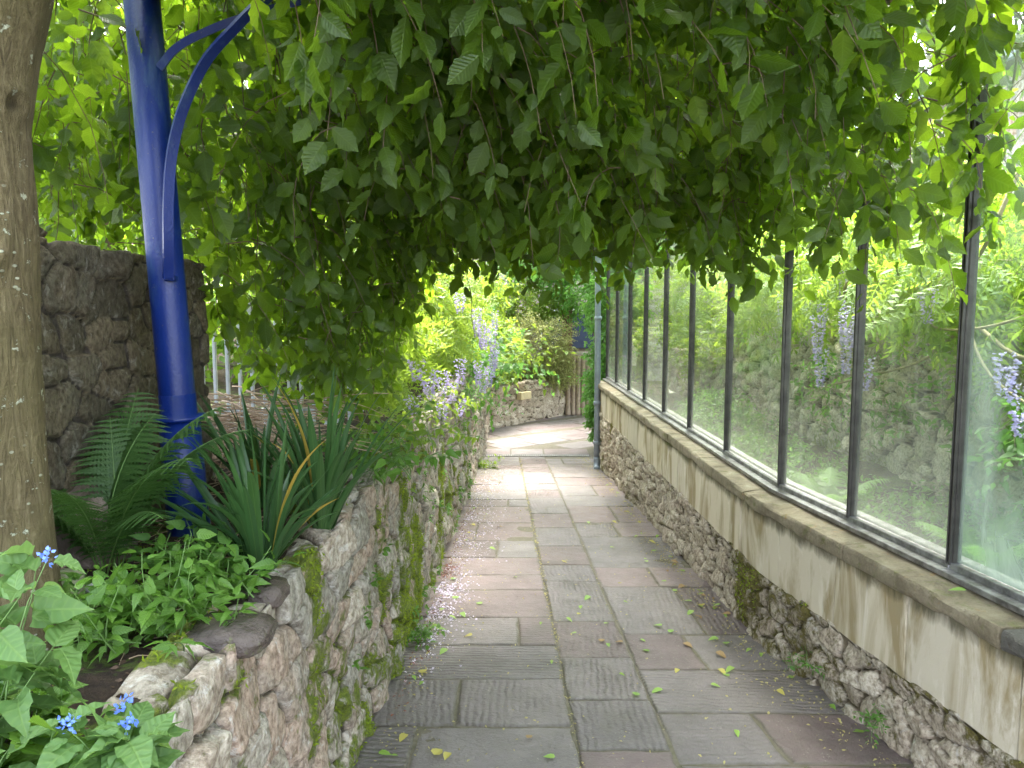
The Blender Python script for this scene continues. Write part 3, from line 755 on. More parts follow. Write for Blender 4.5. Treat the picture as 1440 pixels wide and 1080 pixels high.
# ---- glass screen on the coping
gs = thing('glass_screen', 'long dusty glazed screen in dark metal bars standing on the coping', 'glass screen', (1.6, 4, .57))
my = [11.3, 10.4, 9.4, 8.4, 7.4, 6.4, 5.35, 4.3, 3.62, 2.94, 2.2, 1.5, .8]
gp = [(float(XG(v)), v) for v in my]
ZT = 2.95
for i in range(len(gp) - 1):
    a, b = gp[i], gp[i + 1]
    d = np.array([b[0] - a[0], b[1] - a[1]]); L = np.linalg.norm(d); d /= L; n = np.array([d[1], -d[0]]); n = n if n[0] < 0 else -n
    A, B = np.array([*a, 0]), np.array([*b, 0]); N3 = np.array([n[0], n[1], 0])
    Rl = merge([beam(A + N3 * .035 + [0, 0, .585], B + N3 * .035 + [0, 0, .585], .075, .022, .002), beam(A + N3 * .004 + [0, 0, .606], B + N3 * .004 + [0, 0, .606], .04, .028, .003),
                beam(A - N3 * .05 + [0, 0, .60], B - N3 * .05 + [0, 0, .60], .05, .05, .003)])
    mk('sill_rail', Rl[0], Rl[1], ALU, gs, smooth=False)
    Tl = beam(A + [0, 0, ZT], B + [0, 0, ZT], .05, .06); mk('top_rail', Tl[0], Tl[1], DARKM, gs, smooth=False)
    q = np.array([A + [0, 0, .625], B + [0, 0, .625], B + [0, 0, ZT - .032], A + [0, 0, ZT - .032]])
    th = N3 * .003; V = np.concatenate([q + th, q - th])
    Fq = np.array([(0, 1, 2, 3), (7, 6, 5, 4), (0, 4, 5, 1), (1, 5, 6, 2), (2, 6, 7, 3), (3, 7, 4, 0)])
    lv = np.tile([[0, 0, 0], [1, 0, 0], [1, 1, 0], [0, 1, 0]], (2, 1)).astype(float)
    mk('pane', V, Fq, GLASS_M if i >= 9 else GLASS, gs, lv=lv, smooth=False)
for i, (x, y) in enumerate(gp):
    w = .022 if i != 9 else .038
    pr = [box((x, y, (ZT + .60) / 2), (.034, w, ZT - .60), 0, .003), box((x - .022, y - w * .24, (ZT + .60) / 2), (.014, w * .22, ZT - .62), 0, .002), box((x - .022, y + w * .24, (ZT + .60) / 2), (.014, w * .22, ZT - .62), 0, .002)]
    V, F, _ = merge(pr); mk('mullion', V, F, DARKM, gs, smooth=False)

# ---- garden behind the glass
xs = np.arange(1.6, 3.4, .06); ysb = np.arange(-1, 13, .1); X, Y = np.meshgrid(xs, ysb, indexing='ij')
tag(mk('garden_soil', np.stack([X + .12 * sst(4.3, 1, Y) * 4, Y, .18 + .05 * vn(X, Y, 0, 2, 3) + .12 * sst(2.4, 3.2, X)], -1), grid_faces(*X.shape)[:, ::-1], SOIL), kind='structure')
sG = np.arange(-1, 15, .022)
gw, PG, mG = rubble('garden_wall', sG, lambda s: (3.0 + .25 * vn(s, 0, 7, .35, 1), s, s * 0 - 1, s * 0), .1, 1.45, .3, (.26, .16), STONE_G, None, .07, .05,
                    lambda S, Z, m, x, y: .16 + .5 * vn(S, Z, 3, 1.5, 3) + .2 * sst(.5, .2, Z), 41, .022, loc=(3, 5, .2), zf=lambda s: .12 * vn(s, 0, 1, .8, 2))
tag(gw, 'uneven rubble wall inside the glazed garden hung with vines', 'wall')
xs = np.arange(3.1, 6.2, .3); ysb = np.arange(-2, 19, .4); X, Y = np.meshgrid(xs, ysb, indexing='ij')
tag(mk('terrace_soil', np.stack([X, Y, 1.42 + .15 * (X - 3.1) + .06 * vn(X, Y, 0, 1.5, 2)], -1), grid_faces(*X.shape)[:, ::-1], SOIL), kind='structure')
sH = np.arange(-2, 19, .05)
hb = thing('stone_building', 'tall pink and cream sandstone building rising behind the glazed garden', 'building', (5.6, 8, 1.6))
rubble('wall', sH, lambda s: (5.6 + 0 * s, s, s * 0 - 1, s * 0), 1.3, 4.3, .3, (.45, .24), STONE_P, hb, .02, .02, None, 51, .05, 1.0)
bx_ = box((6.6, 8.5, 4.38), (2.4, 21.4, .16), 0, .02); mk('roof_edge', bx_[0], bx_[1], SLATE, hb, smooth=False)

# ---- downpipe
dp = thing('downpipe', 'grey galvanised downpipe standing at the far end of the glass', 'pipe', (1.21, 10.9, -.65))
V, F, L = tube([(1.21, 10.9, -.56), (1.21, 10.9, .5), (1.205, 10.9, 1.7), (1.20, 10.9, 2.9)], .043, n=12, sides=20); mk('pipe', V, F, GALV, dp)
V, F, L = tube([(1.21, 10.9, -.50), (1.21, 10.89, -.58), (1.205, 10.84, -.64), (1.20, 10.78, -.655)], .047, n=10, sides=20); mk('shoe', V, F, GALV, dp)
for z in (.25, -.32, 1.45):
    V, F, L = lathe([(.044, 0), (.053, .004), (.053, .05), (.044, .055)], (1.21, 10.9, z), 20); mk('collar', V, F, GALV, dp)

# ---- channel drain
dr = thing('channel_drain', 'narrow slotted metal drain channel crossing the path', 'drain', (.4, 12.22, -.73))
pr = [box((.42, 12.16, -.727), (1.66, .012, .012)), box((.42, 12.28, -.727), (1.66, .012, .012))]
mk('frame', *merge(pr)[:2], ALU, dr, smooth=False)
pr = [box((-.40 + i * .03, 12.22, -.728), (.014, .11, .010)) for i in range(55)]
mk('grating', *merge(pr)[:2], simple('worn_steel', (.62, .62, .62), .35, .4), dr, smooth=False)

# ---- log palisade at the end
lf = thing('log_fence', 'palisade of upright pale logs beside the far rubble wall', 'fence', (1.3, 17.2, -.73))
for i in range(13):
    x = 1.02 + i * .112; yy = 17.15 + .012 * i; z0 = -.74 if i > 1 else -.02; zt = .60 + rng.uniform(-.012, .012)
    r = .052 + rng.uniform(-.004, .003)
    V, F, L = lathe([(r * .97, 0), (r, .05), (r * .98, (zt - z0) * .5), (r, zt - z0 - .012), (r * .85, zt - z0)], (x, yy - (.10 if i > 1 else 0), z0), 14); mk('log', V, F, TIMB, lf)
mk('top_rail', *box((1.68, 17.2, .635), (1.55, .16, .05), 0, .006)[:2], simple('pale_rail', (.55, .50, .42), .7), lf, smooth=False)

# ---- building at the end of the path
eb = thing('garden_building', 'pale stone building with a dark opening beyond the log fence', 'building', (.5, 20.5, 0))
sE = np.arange(-7, 8, .06)
rubble('wall', sE, lambda s: (s, s * 0 + 20.6, s * 0, s * 0 - 1), -.3, 5.6, .3, (.42, .17), stone_mat('coursed_stone', [(.36, .31, .27), (.46, .40, .34), (.52, .46, .39), (.42, .34, .30)], (.28, .24, .20)), eb, .02, .02, None, 61, .05, 1.0)
mk('window', *box((1.55, 20.53, 1.05), (1.5, .12, .95), 0, .01)[:2], NAVY, eb, smooth=False)
mk('window_frame', *merge([box((.76, 20.50, 1.05), (.07, .16, 1.1), 0, .005), box((1.55, 20.50, 1.58), (1.7, .16, .07), 0, .005)])[:2], simple('white_frame', (.7, .66, .62), .6), eb, smooth=False)
mk('roof', *box((.5, 22, 5.75), (16, 3.4, .2), 0, .02)[:2], SLATE, eb, smooth=False)
for i, (x, yy) in enumerate(((-.95, 18.6), (.40, 19.4), (1.28, 18.0))):
    w = (.16, .12, .22)[i]
    tp = thing('timber_post', ('reddish brown timber post above the wisteria on the left of the far end', 'thin reddish brown timber post in the middle of the far pergola', 'broad reddish brown timber post standing nearest the downpipe')[i], 'post', (x, yy, .4), 'posts of the far pergola')
    mk('shaft', *box((x, yy, 2.0), (w, w, 3.4), 0, .01)[:2], REDP, tp, smooth=False)
    mk('brace', *beam((x, yy - w * .3, 2.9), (x + .45, yy - w * .3, 3.6), .07, .09, .006)[:2], REDP, tp, smooth=False)

# ---- rear wall on the left, with squared end
def posW(s):   # runs along Y, then returns away from the path
    x = np.where(s < 1.55, -1.34 - .03 * (s - 1.55), -1.34 - (s - 1.55)); yy = np.where(s < 1.55, 1.85 + s, 3.40 + 0 * s)
    return x, yy, np.where(s < 1.5, 1.0, np.where(s < 1.6, .7, .05)), np.where(s < 1.5, 0.0, np.where(s < 1.6, .7, 1.0))
sW = np.arange(0, 2.4, .011)
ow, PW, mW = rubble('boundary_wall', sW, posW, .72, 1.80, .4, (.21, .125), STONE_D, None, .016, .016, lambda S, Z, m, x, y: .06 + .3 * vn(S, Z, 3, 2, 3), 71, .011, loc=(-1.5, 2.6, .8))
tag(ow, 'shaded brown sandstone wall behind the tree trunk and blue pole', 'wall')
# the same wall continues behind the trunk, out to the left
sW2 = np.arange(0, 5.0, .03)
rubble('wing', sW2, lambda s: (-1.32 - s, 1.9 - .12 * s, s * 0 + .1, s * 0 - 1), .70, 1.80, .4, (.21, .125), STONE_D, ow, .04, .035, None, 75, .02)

# ---- railings beyond
rl = thing('railings', 'pale grey upright railings glimpsed through the leaves behind the bed', 'railings', (-2.2, 4.9, .85))
for i in range(22):
    x = -2.75 + i * .078
    mk('bar', *box((x, 5.0 + i * .012, 1.22), (.022, .022, .86), 0, .003)[:2], GREYP, rl, smooth=False)
for z in (.92, 1.6):
    mk('rail', *beam((-2.8, 5.02, z), (-1.02, 5.28, z), .014, .035)[:2], GREYP, rl, smooth=False)

# ---- pink building far left
pb = thing('pink_house', 'pink rendered house with slate roof far behind the tree trunk', 'house', (-11, 15, 0))
mk('wall', *box((-11, 15, 1.9), (9, 4, 5.6), 0, .02)[:2], RENDER, pb, smooth=False)
V = np.array([(-15.8, 12.7, 4.7), (-6.2, 12.7, 4.7), (-6.2, 17.3, 4.7), (-15.8, 17.3, 4.7), (-15.8, 15, 6.5), (-6.2, 15, 6.5)])
mk('roof', V, [np.array([(0, 1, 5, 4), (2, 3, 4, 5), (3, 2, 1, 0)]), np.array([(1, 2, 5), (3, 0, 4)])], SLATE, pb, smooth=False)
for x in (-13.5, -11, -8.5):
    w = mk('window', *box((x, 12.98, 2.9), (1.0, .1, 1.3), 0, .01)[:2], DWIN, pb, smooth=False)
    mk('window_frame', *merge([box((x, 12.93, 3.6), (1.2, .1, .1)), box((x, 12.93, 2.2), (1.2, .12, .1)), box((x, 12.9, 2.9), (.06, .08, 1.3))])[:2], simple('white_paint', (.8, .8, .78), .5), w, smooth=False)

# ------------------------------------------------------------------ the weeping elm
tree = thing('weeping_elm', 'weeping elm with smooth lichened trunk whose leafy crown roofs the path', 'tree', (-1.19, 1.70, .82))
zt = np.array([.55, .80, .95, 1.2, 1.45, 1.7, 1.85, 2.0, 2.15, 2.3, 2.5, 2.75])
rt = np.array([.25, .20, .178, .165, .158, .156, .155, .152, .158, .175, .20, .13])
re = np.array([-1.00, -1.015, -1.02, -1.03, -1.032, -1.022, -1.02, -1.022, -.995, -.955, -.90, -.93])
nz_ = 150; zz = np.linspace(.55, 2.75, nz_); rr_ = np.interp(zz, zt, rt); cx = np.interp(zz, zt, re) - rr_ - .026
th = np.arange(72) / 72 * 2 * np.pi; TH, ZZ = np.meshgrid(th, zz)
flute = .012 * np.sin(TH * 3 + ZZ * 1.5) * sst(1.4, .7, ZZ) + .006 * np.sin(TH * 5 + 2)
RR = rr_[:, None] + flute + vn(np.cos(TH) * 1, np.sin(TH), ZZ, 5, 3) * .006
knot = np.zeros_like(RR)
for (kz, kt, ks, dep) in ((1.735, -.75, .028, .018), (1.90, -.95, .025, .012), (2.03, -.2, .018, .01)):
    dk = ((ZZ - kz) / ks) ** 2 + ((np.angle(np.exp(1j * (TH - kt)))) * .155 / ks) ** 2
    RR = RR - dep * np.exp(-dk) + dep * 1.0 * np.exp(-(np.sqrt(dk) - 1.6) ** 2 * 2.5); knot = np.maximum(knot, np.exp(-dk * 1.5) * .9)
Pt = np.stack([cx[:, None] + RR * np.cos(TH), 1.70 + RR * np.sin(TH), ZZ], -1)
trunk = mk('trunk', Pt, grid_faces(nz_, 72, 0, True), BARK, tree, at={'knot': knot})
limbs = [[(-1.10, 1.70, 2.35), (-.85, 2.1, 2.62), (-.4, 2.8, 2.75), (.3, 3.6, 2.95), (1.1, 4.2, 2.9)],
         [(-1.15, 1.75, 2.4), (-1.1, 2.4, 2.62), (-1.0, 3.2, 2.85), (-.6, 4.2, 2.9), (-.1, 5.2, 2.8)],
         [(-1.12, 1.65, 2.4), (-.6, 1.5, 2.75), (.2, 1.7, 3.0), (1.2, 2.2, 3.1), (2.1, 2.6, 2.9)],
         [(-1.2, 1.7, 2.5), (-1.5, 2.2, 2.75), (-1.9, 3.0, 2.9), (-2.3, 3.8, 2.7)],
         [(-1.2, 1.6, 2.5), (-1.1, .8, 2.9), (-.6, 0, 3.1), (.2, -.8, 3.1), (1.0, -1.4, 2.9)],
         [(-1.3, 1.6, 2.5), (-1.8, 1.0, 2.9), (-2.5, .2, 3.0)],
         [(-.5, 2.6, 2.72), (-.1, 3.3, 2.9), (-.1, 4.3, 2.95), (.3, 5.3, 2.8)]]
for i, l in enumerate(limbs):
    V, F, L = tube(l, .075 if i < 6 else .035, .014, 26, 10); V = V + vn(V[:, 0], V[:, 1], V[:, 2], 9, 2)[:, None] * .01
    mk('limb', V, F, simple('dark_bark%d' % i, (.11, .085, .055), .8, ns=20), tree)

def zb(X, Y):
    """underside of the crown"""
    right = 1.66 + .058 * Y + .10 * vn(X, Y, 2, 1.6, 2)
    cur = 1.62 - .115 * Y + .12 * vn(X, Y, 6, 2.0, 2)
    a = sst(-.42, -.85, X) * sst(3.1, 3.5, Y) * sst(-1.62, -1.45, X)
    b = right * (1 - a) + cur * a
    b = np.where((X < -.95) & (Y < 3.3), 1.98 + .06 * vn(X, Y, 3, 3, 1), b)
    front = 2.62 - (Y - 1.5) * .62
    b = np.maximum(b, np.where(Y < 3.2, front, -9))
    return np.where(Y < 1.6, 2.72, b)

def crown(n, xr, yr, size, per, lo=True, seed=0, zmax=3.55, dens=None, L0=.55, pw=1.25):
    global rng
    rng = np.random.default_rng(seed)
    X = rng.uniform(*xr, n); Y = rng.uniform(*yr, n); b = zb(X, Y)
    if dens is not None:
        k = rng.random(n) < dens(X, Y); X, Y, b = X[k], Y[k], b[k]
    n = len(X); b = b + rng.normal(0, .09, n) + .12 * rng.random(n) ** 3 * 0
    ze = b + np.maximum(zmax - b, .1) * rng.random(n) ** pw
    L = L0 * rng.uniform(.6, 1.35, n)
    out = nrm(np.stack([X + 1.0, Y - 1.8, 0 * X], -1)) * .8 + rng.normal(0, .6, (n, 3)) * [1, 1, .3] + np.array([0, 0, -.15])
    dr_ = nrm(out)
    S = np.stack([X, Y, ze], -1) - dr_ * [1, 1, 0] * (L * .5)[:, None] + np.array([0, 0, 1.]) * (L * .62)[:, None]
    P, Rr = twigs(S, dr_, L, 7, rng.uniform(.2, .5, n), .10, .0026)
    # keep a foot clear of the camera's own position
    return P, Rr

dens = lambda X, Y: np.clip(1.0 - .72 * sst(.95, 1.75, X), 0, 1) * np.where((X < -1.0) & (Y > 2.7), .6, 1) * np.where((X < -.60) & (Y < 2.75), .45, 1) * (1 - .35 * (vn(X, Y, 11, 1.4, 2) > .15))
tL = leaf_tmpl(10, .60, .08, .25, .28, base=.95, wave=.14)
tS = leaf_tmpl(5, .60, 0, .25, .3, base=.95)
P1, R1 = crown(4100, (-2.5, 2.3), (1.9, 4.3), .09, 2, seed=1, dens=dens)
P2, R2 = crown(2500, (-2.6, 1.75), (4.0, 5.9), .09, 2, seed=2, dens=lambda X, Y: np.clip(1 - .7 * sst(.8, 1.6, X), 0, 1) * np.where(X < -1.3, .6, 1) * (1 - .4 * (vn(X, Y, 13, 1.5, 2) > .1)))
# never let a leaf hang right in front of the lens
def clear(P, R_):
    k = (P[:, :, 1].min(1) > 1.55) & ~((P[:, :, 2].min(1) < zb(P[:, -1, 0], P[:, -1, 1]) - .30)); return P[k], R_[k]
def offpole(P, R_):
    m = (P[:, :, 0] > -1.42) & (P[:, :, 0] < -.62) & (P[:, :, 1] < 2.62) & (P[:, :, 2] < 2.75); lowp = (m & (P[:, :, 2] < 1.98)).any(1); k = (~m.any(1) | (rng.random(len(P)) < .14)) & ~lowp; return P[k], R_[k]
P1, R1 = offpole(P1, R1); P1, R1 = clear(P1, R1); P2, R2 = clear(P2, R2)
lp = twig_leaves(P1, 2, .080, .55, .9, .5, .38, .6, .85)
# overhead and behind the camera: only shades, so coarser
P3, R3 = crown(70, (-2.2, 2.6), (.6, 2.0), .16, 2, seed=3, zmax=3.7, L0=.7)
k = P3[:, :, 2].min(1) > 2.45; P3, R3 = P3[k], R3[k]
lp2 = twig_leaves(P2, 2, .068, .5, .9, .5, .38, .6, .85)
P4, R4 = crown(380, (-.2, 1.6), (5.6, 11.0), .1, 2, seed=4, zmax=3.8, L0=.6); P4[:, :, 2] = np.maximum(P4[:, :, 2], 2.75 + .35 * (P4[:, :, 2] - 2)); P3 = np.concatenate([P3, P4]); R3 = np.concatenate([R3, R4])  # P4: unseen crown patch added high over the far path to shade it
lp3 = twig_leaves(P3, 2, .17, .3, .9, .5, .3, 1, .5)
Vc, Fc, Lc = merge([scatter(tL, *lp), scatter(tS, *lp2), scatter(tS, *lp3)])
mk('crown', Vc, Fc, ELM, tree, lv=Lc)
Vt, Ft, Lt = merge([tubes(P1, R1, 4), tubes(P2, R2, 3), tubes(P3, R3 * 1.5, 3)])
tag(mk('twigs', Vt, Ft, TWIG, tree), kind='stuff')
# longer hanging wands, visible as brown lines inside the crown
rng = np.random.default_rng(5)
n = 190; X = rng.uniform(-2.0, 1.7, n); Y = rng.uniform(2.75, 5.2, n)
S = np.stack([X, Y, np.full(n, 3.15)], -1) + rng.normal(0, .1, (n, 3)); dr_ = nrm(np.stack([X + 1, Y - 1.8, X * 0 + .2], -1) + rng.normal(0, .5, (n, 3)))
ln = np.maximum(3.25 - zb(X, Y), .4) * 1.0
P, Rr = twigs(S, dr_, ln, 14, .16, .14, rng.uniform(.004, .011, n)); V, F, L = tubes(P, Rr, 6)
tag(mk('wands', V, F, TWIG, tree), kind='stuff')

# ------------------------------------------------------------------ blue steel pole and straps
pl = thing('support_pole', 'glossy blue steel pole leaning slightly in the planting bed', 'pole', (-1.11, 2.56, .82))
b0, b1 = np.array([-1.098, 2.58, .78]), np.array([-1.178, 2.55, 2.75]); ax = nrm(b1 - b0)
V, F, L = lathe([(.0585, .40), (.0575, .5), (.056, 1.2), (.0535, 2.02)], b0, 40, ax); mk('shaft', V, F, BLUE, pl)
V, F, L = lathe([(.070, 0), (.0675, .2), (.0655, .45)], b0 , 40, ax); mk('sleeve', V, F, BLUE, pl)
V, F, L = lathe([(.066, .0), (.084, .004), (.086, .010), (.084, .017), (.0585, .022), (.0585, .09)], b0 + ax * .45, 40, ax); mk('collar', V, F, BLUE, pl)
def strap(ctrl, w, t, wdir):
    P = curve_pts(ctrl, 40); T = nrm(np.gradient(P, axis=0)); W = nrm(np.array(wdir, float) - T * (T @ np.array(wdir, float))[:, None]); N = np.cross(T, W)
    ring = []
    for a, b in ((-1, -1), (1, -1), (1, 1), (-1, 1)): ring.append(P + W * a * w / 2 + N * b * t / 2)
    V = np.stack(ring, 1).reshape(-1, 3)
    return V, [grid_faces(40, 4, 0, True), np.array([(0, 1, 2, 3)]), np.array([(159, 158, 157, 156)])], np.zeros((160, 3))
V, F, L = strap([(-1.098, 2.49, 1.70), (-1.080, 2.46, 1.80), (-1.070, 2.45, 1.93), (-1.052, 2.45, 2.08), (-1.010, 2.45, 2.22), (-.935, 2.45, 2.358), (-.845, 2.45, 2.453), (-.754, 2.45, 2.535), (-.6, 2.46, 2.64), (-.4, 2.5, 2.72)], .030, .013, (.75, .65, .2)); mk('strap', V, F, BLUE, pl, smooth=False)
V, F, L = box((-1.10, 2.515, 1.70), (.034, .03, .018), 0, .003); mk('bracket', V, F, BLUE, pl, smooth=False)
V, F, L = strap([(-1.115, 2.53, 2.36), (-1.05, 2.52, 2.42), (-.95, 2.52, 2.47), (-.82, 2.53, 2.52), (-.5, 2.6, 2.64)], .024, .013, (0, -.3, 1)); mk('strap', V, F, BLUE, pl, smooth=False)
sb = thing('support_beam', 'short blue steel beam end above the glass at the upper right', 'beam', (2.0, 2.9, 2.95))
mk('shaft', *beam((1.95, 3.0, 2.98), (2.9, 2.7, 3.05), .09, .11, .01)[:2], BLUE, sb, smooth=False)
mk('end_plate', *box((1.945, 3.002, 2.98), (.02, .12, .15), -.3, .003)[:2], BLUE, sb, smooth=False)

# ------------------------------------------------------------------ ferns
def frond(base, az, L, lean=.5, arch=.9, wid=.30, pairs=24, roll=0.0):
    n = 26; t = np.linspace(0, 1, n); ang = R(90) - lean * .5 - arch * t ** 1.6
    hd = np.array([math.cos(az), math.sin(az), 0]); P = [np.array(base, float)]
    for k in range(n - 1): P.append(P[-1] + (hd * math.cos(ang[k]) + np.array([0, 0, math.sin(ang[k])])) * L / (n - 1))
    P = np.array(P); T = nrm(np.gradient(P, axis=0)); side = np.array([-hd[1], hd[0], 0])
    parts = []; tooth = 10
    for k in range(pairs):
        u = .22 + .78 * (k / pairs); i = u * (n - 1); i0 = int(i); p = P[i0] + (P[min(i0 + 1, n - 1)] - P[i0]) * (i - i0); tt = T[i0]
        pl_ = wid * L * (math.sin(math.pi * min(1, (u - .10) / .95)) ** .8) * .62
        nn = np.cross(side, tt)
        for s in (-1, 1):
            d = nrm(side * s + tt * .38 + nn * .05 - np.array([0, 0, .12]) + rng.normal(0, .05, 3)); w = np.cross(d, nn); w = nrm(w)
            q = np.linspace(0, 1, tooth * 2 + 1); ww = pl_ * .085 * (1 - q ** 1.5) * np.where(np.arange(len(q)) % 2, 1.25, .45) + .0006
            c = p + d * (q * pl_)[:, None] - np.array([0, 0, 1.]) * (q ** 2 * pl_ * .22)[:, None]
            V = np.concatenate([c - w * ww[:, None], c, c + w * ww[:, None]]); m = len(q)
            F = np.array([(j, j + 1, m + j + 1, m + j) for j in range(m - 1)] + [(m + j, m + j + 1, 2 * m + j + 1, 2 * m + j) for j in range(m - 1)])
            lv = np.zeros((3 * m, 3)); lv[:m, 0] = -1; lv[2 * m:, 0] = 1; lv[:, 1] = np.tile(q, 3); lv[:, 2] = .3 + .5 * rng.random()
            parts.append((V, F, lv))
    st = tubes(P[None], np.linspace(.0028, .0008, n)[None], 5)
    return merge(parts), st
def fern(base, label, fr, group=None, mat=None):
    t = thing('fern', label, 'fern', base, group)
    for (az, L, lean, arch, wid) in fr:
        (V, F, L_), st = frond(np.array(base) + [.02 * math.cos(az), .02 * math.sin(az), 0], R(az), L, lean, arch, wid)
        o = mk('frond', V, F, mat or FERN, t, lv=L_); mk('rachis', st[0], st[1], STEMG, o)
rng = np.random.default_rng(8)
fern((-1.17, 2.20, .80), 'lacy green fern growing in front of the blue pole base', [(180, .44, .5, .9, .40), (120, .50, .15, .5, .38), (60, .54, .1, .9, .38), (20, .62, .5, 1.3, .40), (330, .62, .7, 1.2, .36), (-40, .5, .9, 1.4, .36), (-90, .48, .4, 1.3, .36), (230, .5, .6, 1.3, .38), (5, .66, .35, 1.1, .36), (90, .6, .3, .6, .4)])
fern((2.35, 3.7, .22), 'bright fern on the garden floor behind the near panes', [(a, rng.uniform(.4, .6), .8, 1.2, .4) for a in range(0, 360, 45)], 'ferns behind the glass', HERB)
fern((2.1, 5.0, .20), 'bright fern on the garden floor behind the middle panes', [(a, rng.uniform(.35, .55), .8, 1.2, .4) for a in range(20, 380, 45)], 'ferns behind the glass', HERB)
fern((2.6, 2.9, .22), 'bright fern low behind the rightmost panes', [(a, rng.uniform(.35, .5), .8, 1.2, .4) for a in range(10, 370, 50)], 'ferns behind the glass', HERB)

# ------------------------------------------------------------------ strap-leaved clumps
def straps(base, label, n, L, seed, group='strap-leaved clumps on the bed edge'):
    global rng; rng = np.random.default_rng(seed)
    t = thing('strap_leaf_plant', label, 'plant', base, group)
    G, Yl = [], []
    for i in range(n):
        az = rng.uniform(0, 2 * np.pi); hd = np.array([math.cos(az), math.sin(az), 0]); ln = L * rng.uniform(.65, 1.15); m = 16
        lean = rng.uniform(.05, .75); arch = rng.uniform(.3, 1.6) * (rng.random() ** .5); p = np.array(base) + hd * rng.uniform(0, .045) + [0, 0, -.02]; P = [p]
        for k in range(m - 1):
            a = R(90) - lean - arch * (k / m) ** 2; P.append(P[-1] + (hd * math.cos(a) + np.array([0, 0, math.sin(a)])) * ln / (m - 1))
        P = np.array(P); s = np.cross(nrm(np.gradient(P, axis=0)), np.array([0, 0, 1.]) + hd * .01); s = nrm(s + rng.normal(0, .2, 3)); nn = np.cross(s, nrm(np.gradient(P, axis=0)))
        q = np.linspace(0, 1, m); w = rng.uniform(.009, .0145) * np.where(q < .6, 1 - .2 * (1 - q / .6) ** 2, 1 - ((q - .6) / .4) ** 1.7) + .0004
        V = np.concatenate([P - s * w[:, None] + nn * (w * .45)[:, None], P, P + s * w[:, None] + nn * (w * .45)[:, None]])
        F = np.array([(j, j + 1, m + j + 1, m + j) for j in range(m - 1)] + [(m + j, m + j + 1, 2 * m + j + 1, 2 * m + j) for j in range(m - 1)])
        lv = np.zeros((3 * m, 3)); lv[:m, 0] = -1; lv[2 * m:, 0] = 1; lv[:, 1] = np.tile(q, 3); lv[:, 2] = rng.random()
        (Yl if rng.random() < .035 else G).append((V, F, lv))
    V, F, L_ = merge(G); mk('foliage', V, F, STRAP, t, lv=L_)
    if Yl: V, F, L_ = merge(Yl); tag(mk('withered_leaf', V, F, STRAP_Y, t, lv=L_))
straps((-.74, 2.22, .85), 'dark strappy clump with one orange withered blade beside the wet rock', 46, .43, 21)
straps((-.66, 2.62, .86), 'dark strappy clump at the wall edge arching over the path', 60, .52, 22)
straps((-.98, 2.95, .86), 'upright strappy clump deepest in the bed before the dry stalks', 34, .46, 23)

# ------------------------------------------------------------------ leafy herbs
def herb(name, base, label, cat, n, h, size, tm, mat, spread=.5, group=None, per=2, grav=.03, up=1.0, down=.1, seed=0, smat=None, flowers=0, lat=1.0, fwd=.35, flower_mat=None, rad=.05, bias=(0, 0, 0)):
    global rng; rng = np.random.default_rng(seed)
    t = thing(name, label, cat, base, group)
    S = np.tile(np.array(base, float), (n, 1)) + rng.normal(0, rad, (n, 3)) * [1, 1, 0]
    D = nrm(np.array([0, 0, 1.]) + rng.normal(0, spread, (n, 3)) + np.array(bias))
    P, Rr = twigs(S, D, h * rng.uniform(.5, 1.2, n), 5, grav, .1, .0022)
    V, F, L = tubes(P, Rr, 5); mk('stem', V, F, smat or STEMG, t)
    a = twig_leaves(P, per, size, .35, lat, fwd, down, up, .35)
    V, F, L = scatter(tm, *a); mk('foliage', V, F, mat, t, lv=L)
    if flowers:
        for k in rng.choice(n, flowers, replace=False):
            e = P[k, -1]; m = 26; dd = nrm(rng.normal(0, 1, (m, 3)) + [0, -.3, .8])
            q = e + dd * rng.uniform(.004, .016, (m, 1)) + [0, 0, .006]
            V, F, L = scatter(leaf_tmpl(3, .8, 0, .1, .1), q, nrm(dd + rng.normal(0, .7, (m, 3))), dd, .0085); mk('flower', V, F, flower_mat or BLUEF, t, lv=L)
    return t
tH = leaf_tmpl(8, .52, .05, .25, .30, wave=.1); tA = leaf_tmpl(10, .62, .0, .3, .35, base=.62, wave=.18); tH4 = leaf_tmpl(5, .52, 0, .25, .30)
GA = 'blue-flowered plants in the near corner'
herb('alkanet', (-.86, 1.18, .84), 'tall blue-flowered plant leaning against the tree trunk', 'plant', 7, .30, .072, tA, ALK, .35, GA, 3, .0, 1.0, .15, 31, flowers=2, rad=.03, bias=(.12, .1, 0))
herb('alkanet', (-.60, 1.14, .85), 'shorter blue-flowered plant at the very edge of the wall', 'plant', 5, .15, .062, tA, ALK, .35, GA, 3, .0, 1.0, .15, 34, flowers=3, rad=.02)
herb('alkanet', (-.84, 1.00, .84), 'large leaved green plant filling the lower left corner', 'plant', 9, .20, .085, tA, ALK, .6, GA, 3, .0, 1.0, .2, 33, rad=.06)
herb('alkanet', (-.98, 1.32, .84), 'low broad leaved plant at the foot of the trunk', 'plant', 8, .14, .07, tA, HERB, .7, GA, 3, .0, 1.0, .2, 35, rad=.06)
GE = 'elm seedlings on the bed'
herb('elm_seedling', (-.70, 1.06, .84), 'ribbed leaved seedling low beside the wall corner', 'seedling', 9, .13, .062, leaf_tmpl(12, .55, .1, .25, .3), ELM_Y, .9, GE, 2, .0, 1, .1, 36, rad=.06)
herb('elm_seedling', (-.62, .95, .84), 'ribbed leaved seedling cut off by the lower frame edge', 'seedling', 9, .12, .062, leaf_tmpl(12, .55, .1, .25, .3), ELM_Y, .9, GE, 2, .0, 1, .1, 37, rad=.06)
